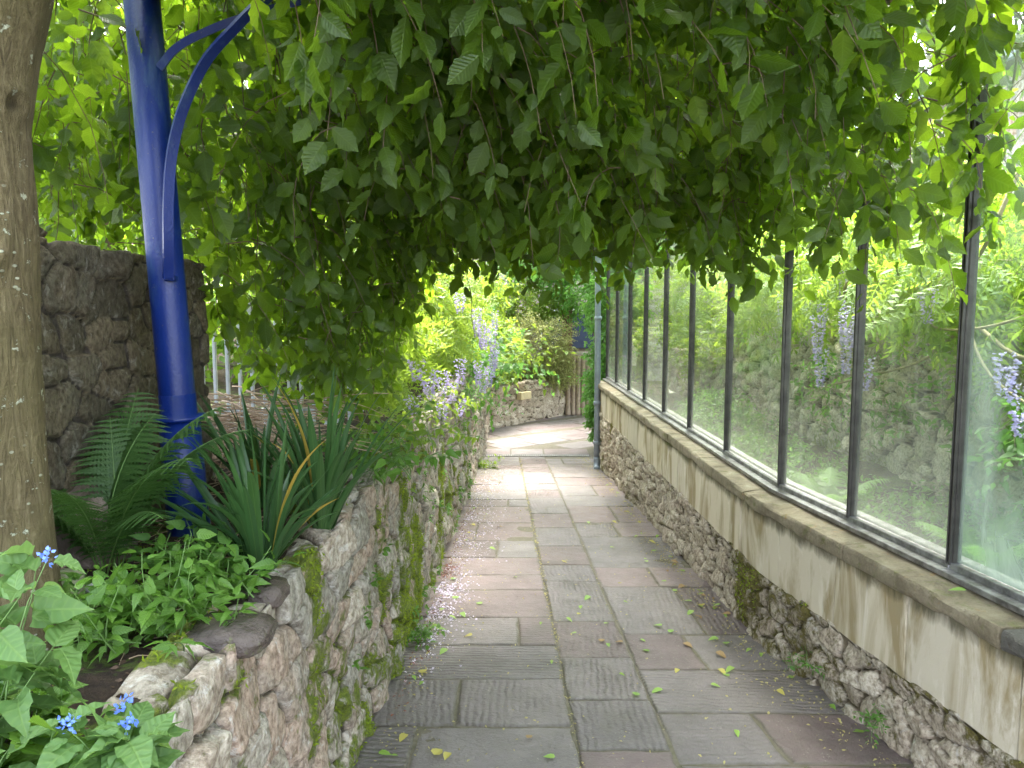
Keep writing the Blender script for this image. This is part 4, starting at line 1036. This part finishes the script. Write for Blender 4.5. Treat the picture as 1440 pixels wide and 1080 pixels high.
herb('elm_seedling', (-.78, 1.24, .83), 'ribbed leaved seedling between the two flowering plants', 'seedling', 8, .10, .058, leaf_tmpl(12, .55, .1, .25, .3), ELM_Y, 1.0, GE, 2, .0, 1, .1, 38, rad=.06)
GS = 'leafy suckers on the bed'
herb('leafy_sucker', (-.90, 1.72, .85), 'bright green seedling patch in front of the dark soil', 'seedling', 22, .17, .044, tH, HERB, .65, GS, 2, .02, 1, .1, 41, rad=.07)
herb('leafy_sucker', (-.78, 1.76, .85), 'bright green seedlings reaching over the wet rock', 'seedling', 16, .17, .042, tH, HERB, .75, GS, 2, .04, 1, .1, 42, rad=.06)
herb('leafy_sucker', (-.80, 2.02, .86), 'seedlings just behind the wet rock', 'seedling', 20, .15, .042, tH, HERB, .7, GS, 2, .02, 1, .1, 43, rad=.07)
herb('leafy_sucker', (-.93, 2.15, .86), 'seedlings at the foot of the strappy clump', 'seedling', 16, .13, .045, tH, BUSH, .7, GS, 2, .02, 1, .1, 44, rad=.07)
herb('leafy_sucker', (-1.02, 1.86, .85), 'darker seedlings under the fern', 'seedling', 12, .11, .04, tH, BUSH, .7, GS, 2, .02, 1, .1, 45, rad=.06)
# plants spilling over the wall
GT = 'plants spilling over the left wall'
herb('trailing_plant', (-.64, 3.45, .88), 'leafy trailing plant spilling over the wall beyond the strappy clump', 'plant', 30, .30, .055, tH4, HERB, .9, GT, 2, .22, 1, .3, 51, rad=.13, bias=(.3, .1, 0))
herb('trailing_plant', (-.66, 4.2, .88), 'bright leafy plant hanging over the wall below the first lilac clusters', 'plant', 34, .32, .05, tH4, WIS_R, .9, GT, 2, .22, 1, .3, 52, rad=.2, bias=(.3, 0, 0))
herb('trailing_plant', (-.66, 5.2, .9), 'yellow leafed plant on the wall top below the wisteria', 'plant', 34, .32, .045, tH4, WIS, .9, GT, 2, .22, 1, .3, 53, rad=.25, bias=(.25, 0, 0))
herb('trailing_plant', (-.52, 9.2, .85), 'broad leaved plant draping down the far wall end', 'plant', 80, .8, .09, tH4, BUSH, .7, GT, 2, .25, 1, .3, 54, rad=.25, bias=(.2, 0, -.3))
herb('trailing_plant', (-.50, 12.2, .75), 'green plant hanging where the wall meets the far court', 'plant', 90, .8, .10, tH4, WIS_R, .7, GT, 2, .25, 1, .3, 55, rad=.35, bias=(.2, 0, -.2))
herb('white_flower_plant', (-.50, 7.9, .72), 'small white-flowered plant clinging below the lilac clusters', 'plant', 30, .38, .03, tH4, BUSH, .5, None, 2, .35, 1, .4, 56, rad=.08, bias=(.3, 0, -.4), flowers=16, flower_mat=WHITEF)

# ------------------------------------------------------------------ bushes and climbers (volume of leafy shoots)
def shoots(c, rad, n, L, size, tm, per, grav, seed, nseg=6, down=.4, up=.7, shell=.45, outw=.9, r=.002, fwd=.5):
    global rng; rng = np.random.default_rng(seed)
    d = nrm(rng.normal(0, 1, (n, 3))); rr = (shell + (1 - shell) * rng.random(n)) ** .6
    rag = 1 + .28 * vn(d[:, 0] + c[0], d[:, 1] + c[1], d[:, 2], 2.2, 2)
    S = np.array(c) + d * np.array(rad) * (rr * rag)[:, None]
    D = nrm(d * outw + rng.normal(0, .5, (n, 3)) + [0, 0, .2])
    P, Rr = twigs(S - D * L * .5, D, L * rng.uniform(.6, 1.3, n), nseg, grav, .1, r)
    a = twig_leaves(P, per, size, .35, .9, fwd, down, up, .6)
    return tubes(P, Rr, 3), scatter(tm, *a), P
def bush(name, label, cat, blobs, mat, stem=STEMB, group=None, base=None, trunk=None):
    base = base or blobs[0][0]; t = thing(name, label, cat, base, group)
    st, lf_ = [], []
    for b in blobs: s, l, _ = shoots(*b); st.append(s); lf_.append(l)
    V, F, L = merge(lf_); mk('foliage', V, F, mat, t, lv=L)
    V, F, L = merge(st)
    V2 = [(V, F)]
    if trunk: V2 += [tube(q, .02, .008, 14, 7) for q in trunk]
    V, F, L = merge(V2); mk('stem', V, F, stem, t)
    return t
tB = leaf_tmpl(4, .5, 0, .25, .3); tP = pinnate_tmpl(5, 2, .32)
tB3 = leaf_tmpl(3, .5, 0, .25, .3)
bush('leafy_bush', 'dense green bush crowding the grey downpipe at the path bend', 'bush',
     [((1.55, 12.6, .2), (.32, .6, .85), 540, .28, .075, tB, 2, .12, 61), ((1.72, 12.9, 1.7), (.46, .8, .75), 580, .32, .08, tB, 2, .15, 62), ((1.1, 13.8, 2.75), (.65, .7, .40), 300, .4, .08, tB, 2, .2, 63)], BUSH, base=(1.4, 12.8, -.7), trunk=[[(1.4, 12.8, -.75), (1.45, 12.8, .3), (1.3, 12.9, 1.6)], [(1.5, 12.9, -.75), (1.6, 12.9, .6), (1.5, 13, 2)]])
bush('variegated_shrub', 'cream and green variegated shrub leaning over the far rubble wall', 'shrub',
     [((.55, 16.9, .75), (.8, .6, .75), 900, .3, .042, tB3, 3, .1, 64), ((.95, 16.8, .35), (.42, .4, .5), 420, .35, .04, tB3, 3, .25, 65)], VARI, base=(.6, 17, .1), trunk=[[(.6, 17, .05), (.55, 17, .5), (.4, 16.9, 1.1)]])
bush('climbing_shrub', 'tangled light green climber between the shrub and the wisteria', 'climber',
     [((-.35, 15.6, .75), (.6, .6, .7), 420, .35, .075, tB, 2, .15, 66), ((.2, 17.8, 1.75), (1.2, .5, .5), 420, .4, .08, tB, 2, .15, 67), ((-.9, 16.5, 1.8), (.9, .8, .8), 420, .4, .08, tB, 2, .15, 68)], WIS_R, base=(-.3, 16, .1))
bush('climbing_shrub', 'green climber over the far pergola behind the downpipe', 'climber', [((1.9, 17.6, 2.3), (1.3, .8, .9), 520, .45, .085, tB, 2, .15, 69), ((.6, 17.9, 2.7), (1.2, .6, .5), 300, .45, .085, tB, 2, .15, 70)], BUSH, base=(1.9, 17.8, .2))
def raceme(base, L, w, mat=PETAL):
    base = base + (np.array([.10, -.10, 0]) if base[0] < 0 else np.array([-.12, -.05, 0]))
    n = int(150 * L / .25); u = rng.random(n) ** .8; az = rng.uniform(0, 2 * np.pi, n); rr = w * .5 * (1 - u * .75) * rng.uniform(.5, 1, n)
    P = np.stack([np.cos(az) * rr, np.sin(az) * rr, -u * L], -1) + base; D = np.stack([np.cos(az), np.sin(az), rng.uniform(-.5, .4, n)], -1)
    return scatter(leaf_tmpl(2, .9, 0, .5, -.3), P, D, rng.normal(0, 1, (n, 3)) + [0, 0, 1], .022)
def wisteria(label, blobs, rac, vines, mat, seed, loc, petal=PETAL, group='wisterias in flower'):
    global rng
    t = thing('wisteria', label, 'wisteria', loc, group); lf_, st = [], []
    for b in blobs: s, l, _ = shoots(*b); st.append(s); lf_.append(l)
    V, F, L = merge(lf_); mk('foliage', V, F, mat, t, lv=L)
    V, F, L = merge(st + [tube(v[0], v[1], v[1] * .6, 24, 7) for v in vines]); mk('stem', V, F, STEMT, t)
    rng = np.random.default_rng(seed)
    for (x, y, z, L_) in rac:
        V, F, L = raceme(np.array([x, y, z]), L_ * rng.uniform(.9, 1.15), .088 + .035 * rng.random()); mk('flower_cluster', V, F, petal, t, lv=L)
# (shoots: centre, radii, n, length, size, template, per, gravity, seed, nseg)
wisteria('wisteria with lilac clusters tumbling over the sunny left wall', [
    ((-1.12, 6.2, 1.35), (.45, .9, .45), 170, .35, .22, tP, 1, .15, 71, 4),
    ((-1.0, 8.2, 1.55), (.50, 1.3, .60), 250, .35, .22, tP, 1, .15, 72, 4),
    ((-.88, 10.6, 1.55), (.45, 1.4, .7), 220, .4, .24, tP, 1, .15, 73, 4),
    ((-1.7, 8.5, 1.9), (.9, 2.4, .8), 300, .45, .30, tP, 1, .15, 74, 4)],
    [(-.63, 5.0, 1.22, .14), (-.72, 5.1, 1.28, .14), (-.66, 5.3, 1.14, .16), (-.60, 5.6, 1.16, .2), (-.56, 6.0, 1.12, .2), (-.68, 4.6, 1.10, .12), (-.58, 5.4, .98, .14), (-.52, 6.4, 1.20, .2), (-.50, 6.0, .92, .16),
     (-.44, 7.6, 1.62, .26), (-.40, 7.8, 1.50, .28), (-.37, 7.5, 1.42, .2), (-.30, 8.1, 1.46, .28), (-.28, 8.3, 1.30, .28), (-.30, 8.0, 1.18, .26), (-.43, 7.6, 1.10, .24), (-.38, 7.5, 1.05, .22), (-.33, 7.9, 1.02, .20), (-.30, 9.0, 1.6, .24), (-.55, 6.8, 1.75, .16)],
    [([(-1.3, 7, .9), (-1.1, 7.3, 1.5), (-.8, 8, 1.9), (-.5, 8.2, 1.7)], .02), ([(-1.4, 9, .9), (-1.0, 9.4, 1.8), (-.6, 9, 1.9)], .018)], WIS, 77, (-1.1, 7.5, .9))
wisteria('wisteria with pale lilac clusters and looping stems behind the glass', [
    ((2.95, 8.0, 2.05), (.5, 2.2, .5), 300, .4, .26, tP, 1, .15, 81, 4), ((2.9, 5.4, 2.0), (.5, 1.3, .42), 190, .4, .24, tP, 1, .15, 82, 4), ((2.7, 4.4, 1.75), (.4, .6, .3), 70, .35, .22, tP, 1, .15, 83, 4),
    ((3.0, 11.5, 1.8), (.6, 2.0, .8), 300, .4, .26, tP, 1, .15, 84, 4)],
    [(2.55, 6.2, 1.55, .34), (2.56, 6.15, 1.30, .3), (2.62, 6.3, 1.66, .2), (2.5, 5.6, 1.62, .26), (2.5, 5.55, 1.50, .32), (2.45, 5.4, 1.66, .3), (2.52, 5.3, 1.28, .24), (2.5, 4.5, 1.72, .2), (2.2, 3.3, 1.42, .2), (2.25, 3.25, 1.30, .24), (2.6, 7.2, 1.75, .2), (2.6, 5.9, 1.9, .2)],
    [([(2.9, 3.2, 1.3), (2.6, 3.9, 1.35), (2.6, 4.4, 1.5), (2.75, 5.2, 1.25), (2.8, 6.2, 1.05), (2.7, 6.6, .95)], .013), ([(2.7, 4.1, 2.5), (2.45, 4.0, 2.0), (2.5, 4.3, 1.7), (2.45, 4.0, 1.3), (2.5, 3.6, 1.1)], .012),
     ([(2.9, 5.0, 1.6), (2.5, 5.0, 1.75), (2.4, 5.6, 1.78), (2.7, 6.1, 1.3)], .016), ([(2.8, 3.4, 1.9), (2.6, 4.0, 1.55), (2.5, 4.6, 1.5), (2.7, 5.0, 1.75)], .010)], WIS_R, 87, (2.9, 6, 1.3))
bush('garden_climber', 'mass of light green climbers on the terrace behind the far panes', 'climber', [((3.7, 9.5, 1.95), (.7, 3.5, .5), 460, .45, .09, tB, 2, .15, 91), ((3.5, 5.0, 1.85), (.6, 2.4, .35), 260, .4, .085, tB, 2, .15, 92)], WIS_R, base=(3.6, 8, 1.5))
bush('garden_climber', 'darker leafy climber behind the rightmost panes', 'climber', [((3.0, 2.3, 1.25), (.6, 1.1, .4), 260, .35, .08, tB, 2, .15, 93), ((2.9, 2.6, .55), (.4, 1.2, .3), 260, .3, .06, tB, 2, .1, 94)], HERB, base=(3.0, 2.5, .3))
bush('low_shrub', 'low feathery greenery on the garden floor behind the glass', 'shrub', [((2.5, 4.3, .28), (.5, 1.2, .16), 240, .22, .04, tB3, 3, .0, 95), ((2.3, 6.8, .25), (.5, 1.4, .2), 240, .22, .045, tB3, 3, .0, 96), ((2.5, 9, .3), (.4, 1.5, .3), 300, .25, .05, tB3, 3, .0, 97), ((2.75, 6.0, .95), (.2, 1.8, .35), 60, .25, .05, tB3, 2, .2, 98), ((2.6, 3.4, .9), (.2, .8, .35), 90, .25, .06, tB3, 2, .2, 99)], HERB, base=(2.4, 5, .2))

# ---- hedges and trees beyond the bed on the left
bush('hedge', 'tall light green hedge seen through the leaves beyond the railings', 'hedge', [((-2.6, 7.6, 1.3), (1.3, .9, 1.1), 700, .45, .10, tB, 2, .1, 101), ((-4.6, 6.6, 1.2), (1.5, .9, 1.0), 600, .45, .10, tB, 2, .1, 102), ((-1.9, 10.0, 2.4), (1.2, 1.5, 1.0), 520, .45, .11, tB, 2, .1, 103)], HEDGE, base=(-3, 7.5, .9))
def small_tree(base, h, cr, label, seed, mat=HEDGE):
    t = thing('broadleaf_tree', label, 'tree', base, 'trees beyond the garden'); b = np.array(base)
    V, F, L = tube([b, b + [.1, 0, h * .35], b + [0, .1, h * .75]], .12, .05, 14, 10); mk('trunk', V, F, BARK if False else STEMB, t)
    st, l1, _ = shoots(b + [0, 0, h * .75], cr, 900, .6, .14, tB, 2, .1, seed); mk('crown', l1[0], l1[1], mat, t, lv=l1[2]); mk('branch', st[0], st[1], STEMB, t)
small_tree((-5.5, 10.5, .9), 3.6, (1.9, 1.6, 1.7), 'bright leafy tree to the left of the blue pole', 111)
small_tree((-2.6, 13.5, .9), 4.2, (1.9, 1.6, 1.6), 'bright leafy tree beyond the wisteria wall', 112)
small_tree((2.3, 14.2, -.7), 5.3, (2.7, 2.7, .9), 'mostly hidden leafy tree added to shade the far court', 114, BUSH)  # tree added to dim the far court, its crown mostly out of sight
small_tree((4.4, 15.2, 1.4), 3.0, (1.5, 1.5, 1.2), 'leafy tree past the far end of the glazed garden', 113, BUSH)

# ---- dry stalk heap
rng = np.random.default_rng(120)
n = 170; S = np.stack([rng.normal(-1.30, .22, n), rng.normal(3.75, .22, n), rng.uniform(.88, 1.16, n)], -1); D = nrm(np.stack([rng.normal(.9, .5, n), rng.normal(-.1, .5, n), rng.normal(.15, .18, n)], -1))
P, Rr = twigs(S - D * .25, D, rng.uniform(.3, .75, n), 7, .06, .06, rng.uniform(.0025, .006, n)); V, F, L = tubes(P, Rr, 5, True)
tag(mk('stalk_heap', V, F, DRY, loc=(-1.3, 3.75, .85)), 'heap of dry brown stalks in the bed before the railings', 'plant debris')

# ---- rocks
def rock(name, c, s, mat, label, seed, n=36):
    th = np.linspace(0, np.pi, n); ph = np.arange(n * 2) / (n * 2) * 2 * np.pi; T, P_ = np.meshgrid(th, ph, indexing='ij')
    d = np.stack([np.sin(T) * np.cos(P_), np.sin(T) * np.sin(P_), np.cos(T)], -1)
    p4 = (np.abs(d) ** 3).sum(-1, keepdims=True) ** (-1 / 3)
    r = p4[..., 0] * (1 + .16 * vn(d[..., 0], d[..., 1], d[..., 2] + seed, 1.6, 2) + .05 * vn(d[..., 0], d[..., 1], d[..., 2] + seed, 6, 3))
    V = np.array(c) + d * r[..., None] * np.array(s)
    tag(mk(name, V, grid_faces(n, n * 2, 0, True)[:, ::-1], mat, loc=(c[0], c[1], c[2] - s[2])), label, 'rock')
rock('rock', (-.655, 1.74, .845), (.095, .085, .042), WETROCK, 'glossy wet dark rock on the wall edge beside the seedlings', 3)
rock('rock', (-.66, 2.04, .835), (.05, .07, .035), WETROCK, 'small dark damp rock under the strappy clump', 8)
rock('rock', (-1.075, 1.96, .875), (.035, .02, .018), PALEROCK, 'small whitish stone at the foot of the fern', 12)
rock('rock', (-1.19, 2.0, .87), (.05, .03, .04), LICHROCK, 'small yellow-green rock touching the tree trunk', 15)
rock('rock', (-1.27, 2.32, .93), (.10, .14, .14), rock_mat('rust_rock', (.12, .09, .07), (.24, .19, .15), .75), 'large rounded boulder at the foot of the shaded wall', 18)

# ---- bed litter
rng = np.random.default_rng(130)
n = 2200; X = rng.uniform(-2.0, -.72, n); Y = rng.uniform(.9, 3.9, n); P0 = np.stack([X, Y, bedz(X, Y) + .006], -1); D = nrm(rng.normal(0, 1, (n, 3)) * [1, 1, .25])
V, F, L = scatter(leaf_tmpl(3, .5, 0, .3, .5), P0, D, np.array([0, 0, 1.]) + rng.normal(0, .4, (n, 3)), rng.uniform(.012, .04, n))
LIT = simple('brown_litter', (.10, .055, .03), .8, ns=15, c2=(.04, .025, .015))
tag(mk('leaf_litter', V, F, LIT, loc=(-1.2, 2, .85)), 'dark brown leaf litter on the bed soil', 'leaf litter', kind='stuff')
n = 260; X = rng.uniform(-1.7, -.75, n); Y = rng.uniform(1.5, 3.6, n); S = np.stack([X, Y, bedz(X, Y) + .01], -1); D = nrm(rng.normal(0, 1, (n, 3)) * [1, 1, .12])
P, Rr = twigs(S, D, rng.uniform(.06, .22, n), 5, .03, .15, rng.uniform(.001, .0025, n)); V, F, L = tubes(P, Rr, 4)
tag(mk('dead_twigs', V, F, DRY, loc=(-1.2, 2, .85)), 'thin dead twigs lying on the bed soil', 'twigs', kind='stuff')
# moss mats on bed edge
n = 9000; X = rng.uniform(-1.25, -.62, n); Y = rng.uniform(.9, 3.2, n); k = vn(X, Y, 5, 3.5, 2) > .12; X, Y = X[k], Y[k]; n = len(X)
V, F, L = scatter(leaf_tmpl(2, .5, 0, .3, .3), np.stack([X, Y, np.where(X > -.8, .86, bedz(X, Y)) + .004], -1), nrm(rng.normal(0, .7, (n, 3)) + [0, 0, 1]), rng.normal(0, 1, (n, 3)), rng.uniform(.006, .014, n))
tag(mk('moss_mat', V, F, MOSSG, loc=(-.9, 1.6, .85)), 'green moss growing over the bed edge', 'moss', kind='stuff')

# ---- on the path: petals, crumbs and fallen leaves
rng = np.random.default_rng(140)
def onpath(Y, X, hh=.004): return np.stack([X, Y, pathz(Y) + hh], -1)
n = 2600; Y = np.concatenate([rng.normal(4.9, .42, n // 3), rng.normal(6.8, 1.1, n // 3), rng.uniform(3.6, 11.5, n - 2 * (n // 3))]); Y = Y[Y > 3.4]; n = len(Y)
X = XL(Y) + .06 + np.abs(rng.normal(0, .11, n)) * (1 + (Y > 5.8) * .7); k = vn(X, Y, 3, 7, 3) > -.12 - .5 * rng.random(n) ** 3; X, Y = X[k], Y[k]; n = len(X)
V, F, L = scatter(leaf_tmpl(2, .8, 0, .3, .4), onpath(Y, X, .007), nrm(rng.normal(0, 1, (n, 3)) * [1, 1, .35]), np.array([0, 0, 1.]) + rng.normal(0, .5, (n, 3)), rng.uniform(.008, .026, n) * (1 - .3 * rng.random(n)))
tag(mk('fallen_petals', V, F, PETALW, loc=(-.5, 5, -.3)), 'pale lilac petals drifted along the foot of the left wall', 'petals', kind='stuff')
n = 4200; Y = rng.uniform(2.7, 12, n); X = rng.uniform(-.5, 1.3, n); sd = rng.random(n); X = np.where(sd < .4, XR(Y) - .05 - np.abs(rng.normal(0, .12, n)), np.where(sd < .6, XL(Y) + .05 + np.abs(rng.normal(0, .12, n)), np.where(sd < .72, jc(Y) + rng.normal(0, .01, n), X)))
V, F, L = scatter(leaf_tmpl(2, .6, 0, .3, .4), onpath(Y, X, .005), nrm(rng.normal(0, 1, (n, 3)) * [1, 1, .2]), np.array([0, 0, 1.]) + rng.normal(0, .35, (n, 3)), rng.uniform(.006, .022, n))
CR = leaf_mat('yellow_crumbs', (.34, .32, .10), (.46, .34, .18), .2, None, .6, 0, 1)
tag(mk('leaf_crumbs', V, F, CR, loc=(.4, 5, -.3)), 'yellowish bud scales and crumbs scattered over the paving', 'litter', kind='stuff')
n = 500; Y = np.concatenate([rng.normal(5.6, .12, 200), rng.uniform(3.2, 8, 300)]); X = XL(Y) + .05 + np.abs(rng.normal(0, .05, n))
V, F, L = scatter(leaf_tmpl(2, .5, 0, .3, .4), onpath(Y, X, .01), nrm(rng.normal(0, 1, (n, 3)) * [1, 1, .4]), np.array([0, 0, 1.]) + rng.normal(0, .5, (n, 3)), rng.uniform(.012, .025, n))
tag(mk('brown_debris', V, F, simple('red_brown_litter', (.28, .10, .06), .7, c2=(.16, .08, .05)), loc=(-.5, 5.6, -.3)), 'red-brown debris collected in the gutter by the left wall', 'debris', kind='stuff')
base_leaf = None
tF = leaf_tmpl(8, .62, .08, .2, .12)
spots = []
for k in range(120):
    y = rng.choice([rng.uniform(2.9, 5.2), rng.uniform(4, 9.5)]); s = rng.random()
    x = float(XR(y)) - .05 - abs(rng.normal(0, .14)) if s < .45 else (float(XL(y)) + .06 + abs(rng.normal(0, .12)) if s < .68 else rng.uniform(-.4, 1.2)); spots.append((x, y))
spots += [(1.06, 3.74), (1.10, 3.76), (.97, 4.1), (-.30, 4.6), (-.36, 4.55), (-.41, 4.35)]
protos = []
YELL = leaf_mat('yellowed_leaf', (.36, .33, .06), (.50, .42, .10), .2, None, .5, .3, 8)
BRWN = leaf_mat('browned_leaf', (.20, .12, .05), (.30, .19, .08), .1, None, .6, .3, 8)
for k in range(5):
    V, F, L = scatter(tF, np.zeros((1, 3)) - [0, .5 * .06, 0], np.array([[0, 1., 0]]), np.array([[.0, 0, 1.]]), .06, np.array([.1 + .2 * k])); V[:, 2] += .002 - V[:, 2].min() * .5
    o = mk('fallen_leaf', V, F, (FALLEN, FALLEN, FALLEN, YELL, BRWN)[k], lv=L); protos.append(o)
used = [False] * 5
for (x, y) in spots:
    k = rng.integers(0, 5)
    if not used[k]: o = protos[k]; used[k] = True
    else: o = protos[k].copy(); C.objects.link(o)
    o.location = (x, y, float(pathz(y)) + .005); s = rng.uniform(.45, 1.15); o.scale = (s, s, s); o.rotation_euler = (rng.uniform(-.12, .12) - .06, rng.uniform(-.15, .15), rng.uniform(0, 6.28))
    tag(o, ('small green leaf lying fallen on the wet paving',) * 1 and ('small green leaf lying fallen on the wet paving', 'small green leaf lying fallen on the wet paving', 'small green leaf lying fallen on the wet paving', 'small yellowed leaf lying fallen on the wet paving', 'small browned leaf lying fallen on the wet paving')[k], 'fallen leaf', 'fallen leaves on the paving')
# leaves on the coping
for (x, y, lab) in ((1.60, 2.75, 'pale green leaf lying on the near coping stone'),):
    o = protos[0].copy(); C.objects.link(o); o.location = (float(XR(2.75)) + .03, y, .574); o.rotation_euler = (0, 0, 1.3); o.scale = (1, 1, 1); tag(o, lab, 'fallen leaf', 'fallen leaves on the paving')
# tufts at the foot of the right wall
herb('wall_weed', (1.40, 3.55, -.10), 'small weed with a thin stalk at the foot of the right wall', 'weed', 6, .10, .022, tH4, BUSH, .8, 'weeds at the foot of the walls', 2, .1, 1, .2, 151, rad=.03, bias=(-.3, 0, 0))
herb('wall_weed', (1.50, 3.05, -.10), 'leafy weed on the right wall ledge nearest the camera', 'weed', 7, .09, .022, tH4, BUSH, .8, 'weeds at the foot of the walls', 2, .1, 1, .2, 152, rad=.03, bias=(-.3, 0, 0))
herb('wall_weed', (-.40, 10.9, -.66), 'pale green weed at the foot of the left wall near the drain', 'weed', 18, .20, .05, tH4, WIS_R, .8, 'weeds at the foot of the walls', 2, .1, 1, .2, 153, rad=.08, bias=(.3, 0, 0))
herb('wall_weed', (-.53, 4.15, -.23), 'bright green weed at the foot of the mossy left wall', 'weed', 16, .12, .03, tH4, HERB, .8, 'weeds at the foot of the walls', 2, .1, 1, .2, 154, rad=.05, bias=(.3, 0, 0))

# ------------------------------------------------------------------ light
EL, ROT = 60, 8
w = bpy.data.worlds.new('World'); sc.world = w; w.use_nodes = True; t = w.node_tree
bg = t.nodes['Background']; sky = t.nodes.new('ShaderNodeTexSky'); sky.sky_type = 'NISHITA'; sky.sun_disc = False
sky.sun_elevation = R(EL); sky.sun_rotation = R(ROT); sky.air_density = 1.0; sky.dust_density = 3.0; sky.ozone_density = 1.0
hs = t.nodes.new('ShaderNodeHueSaturation'); hs.inputs['Saturation'].default_value = .46
t.links.new(sky.outputs[0], hs.inputs['Color']); t.links.new(hs.outputs[0], bg.inputs[0]); bg.inputs[1].default_value = .15
ld = bpy.data.lights.new('sun', 'SUN'); ld.energy = 1.3; ld.angle = R(25); ld.color = (1, .95, .86)
lo = bpy.data.objects.new('sun', ld); C.objects.link(lo)
# the sun stands ahead and to the right; direction to the sun:
az = R(ROT); ds = np.array([math.sin(az) * math.cos(R(EL)), math.cos(az) * math.cos(R(EL)), math.sin(R(EL))])
from mathutils import Vector
lo.rotation_euler = Vector(-ds).to_track_quat('-Z', 'Y').to_euler(); lo.location = (0, 0, 20)

cd = bpy.data.cameras.new('camera'); cam = bpy.data.objects.new('camera', cd); C.objects.link(cam)
cd.sensor_width = 36; cd.lens = 36 * 1088 / 1440; cam.location = (0, 0, 1.6); cam.rotation_euler = (R(90 - 5.5), 0, 0); cd.clip_end = 1000; cd.clip_start = .05
sc.camera = cam
v = sc.view_settings; v.view_transform = 'Standard'; v.look = 'None'; v.exposure = 3.95; v.gamma = 1
sc.cycles.max_bounces = 8; sc.cycles.transparent_max_bounces = 12; sc.cycles.transmission_bounces = 6; sc.cycles.diffuse_bounces = 5
sc.cycles.use_denoising = True; sc.cycles.sample_clamp_indirect = 8
print('verts', sum(len(o.data.vertices) for o in sc.objects if o.type == 'MESH'))
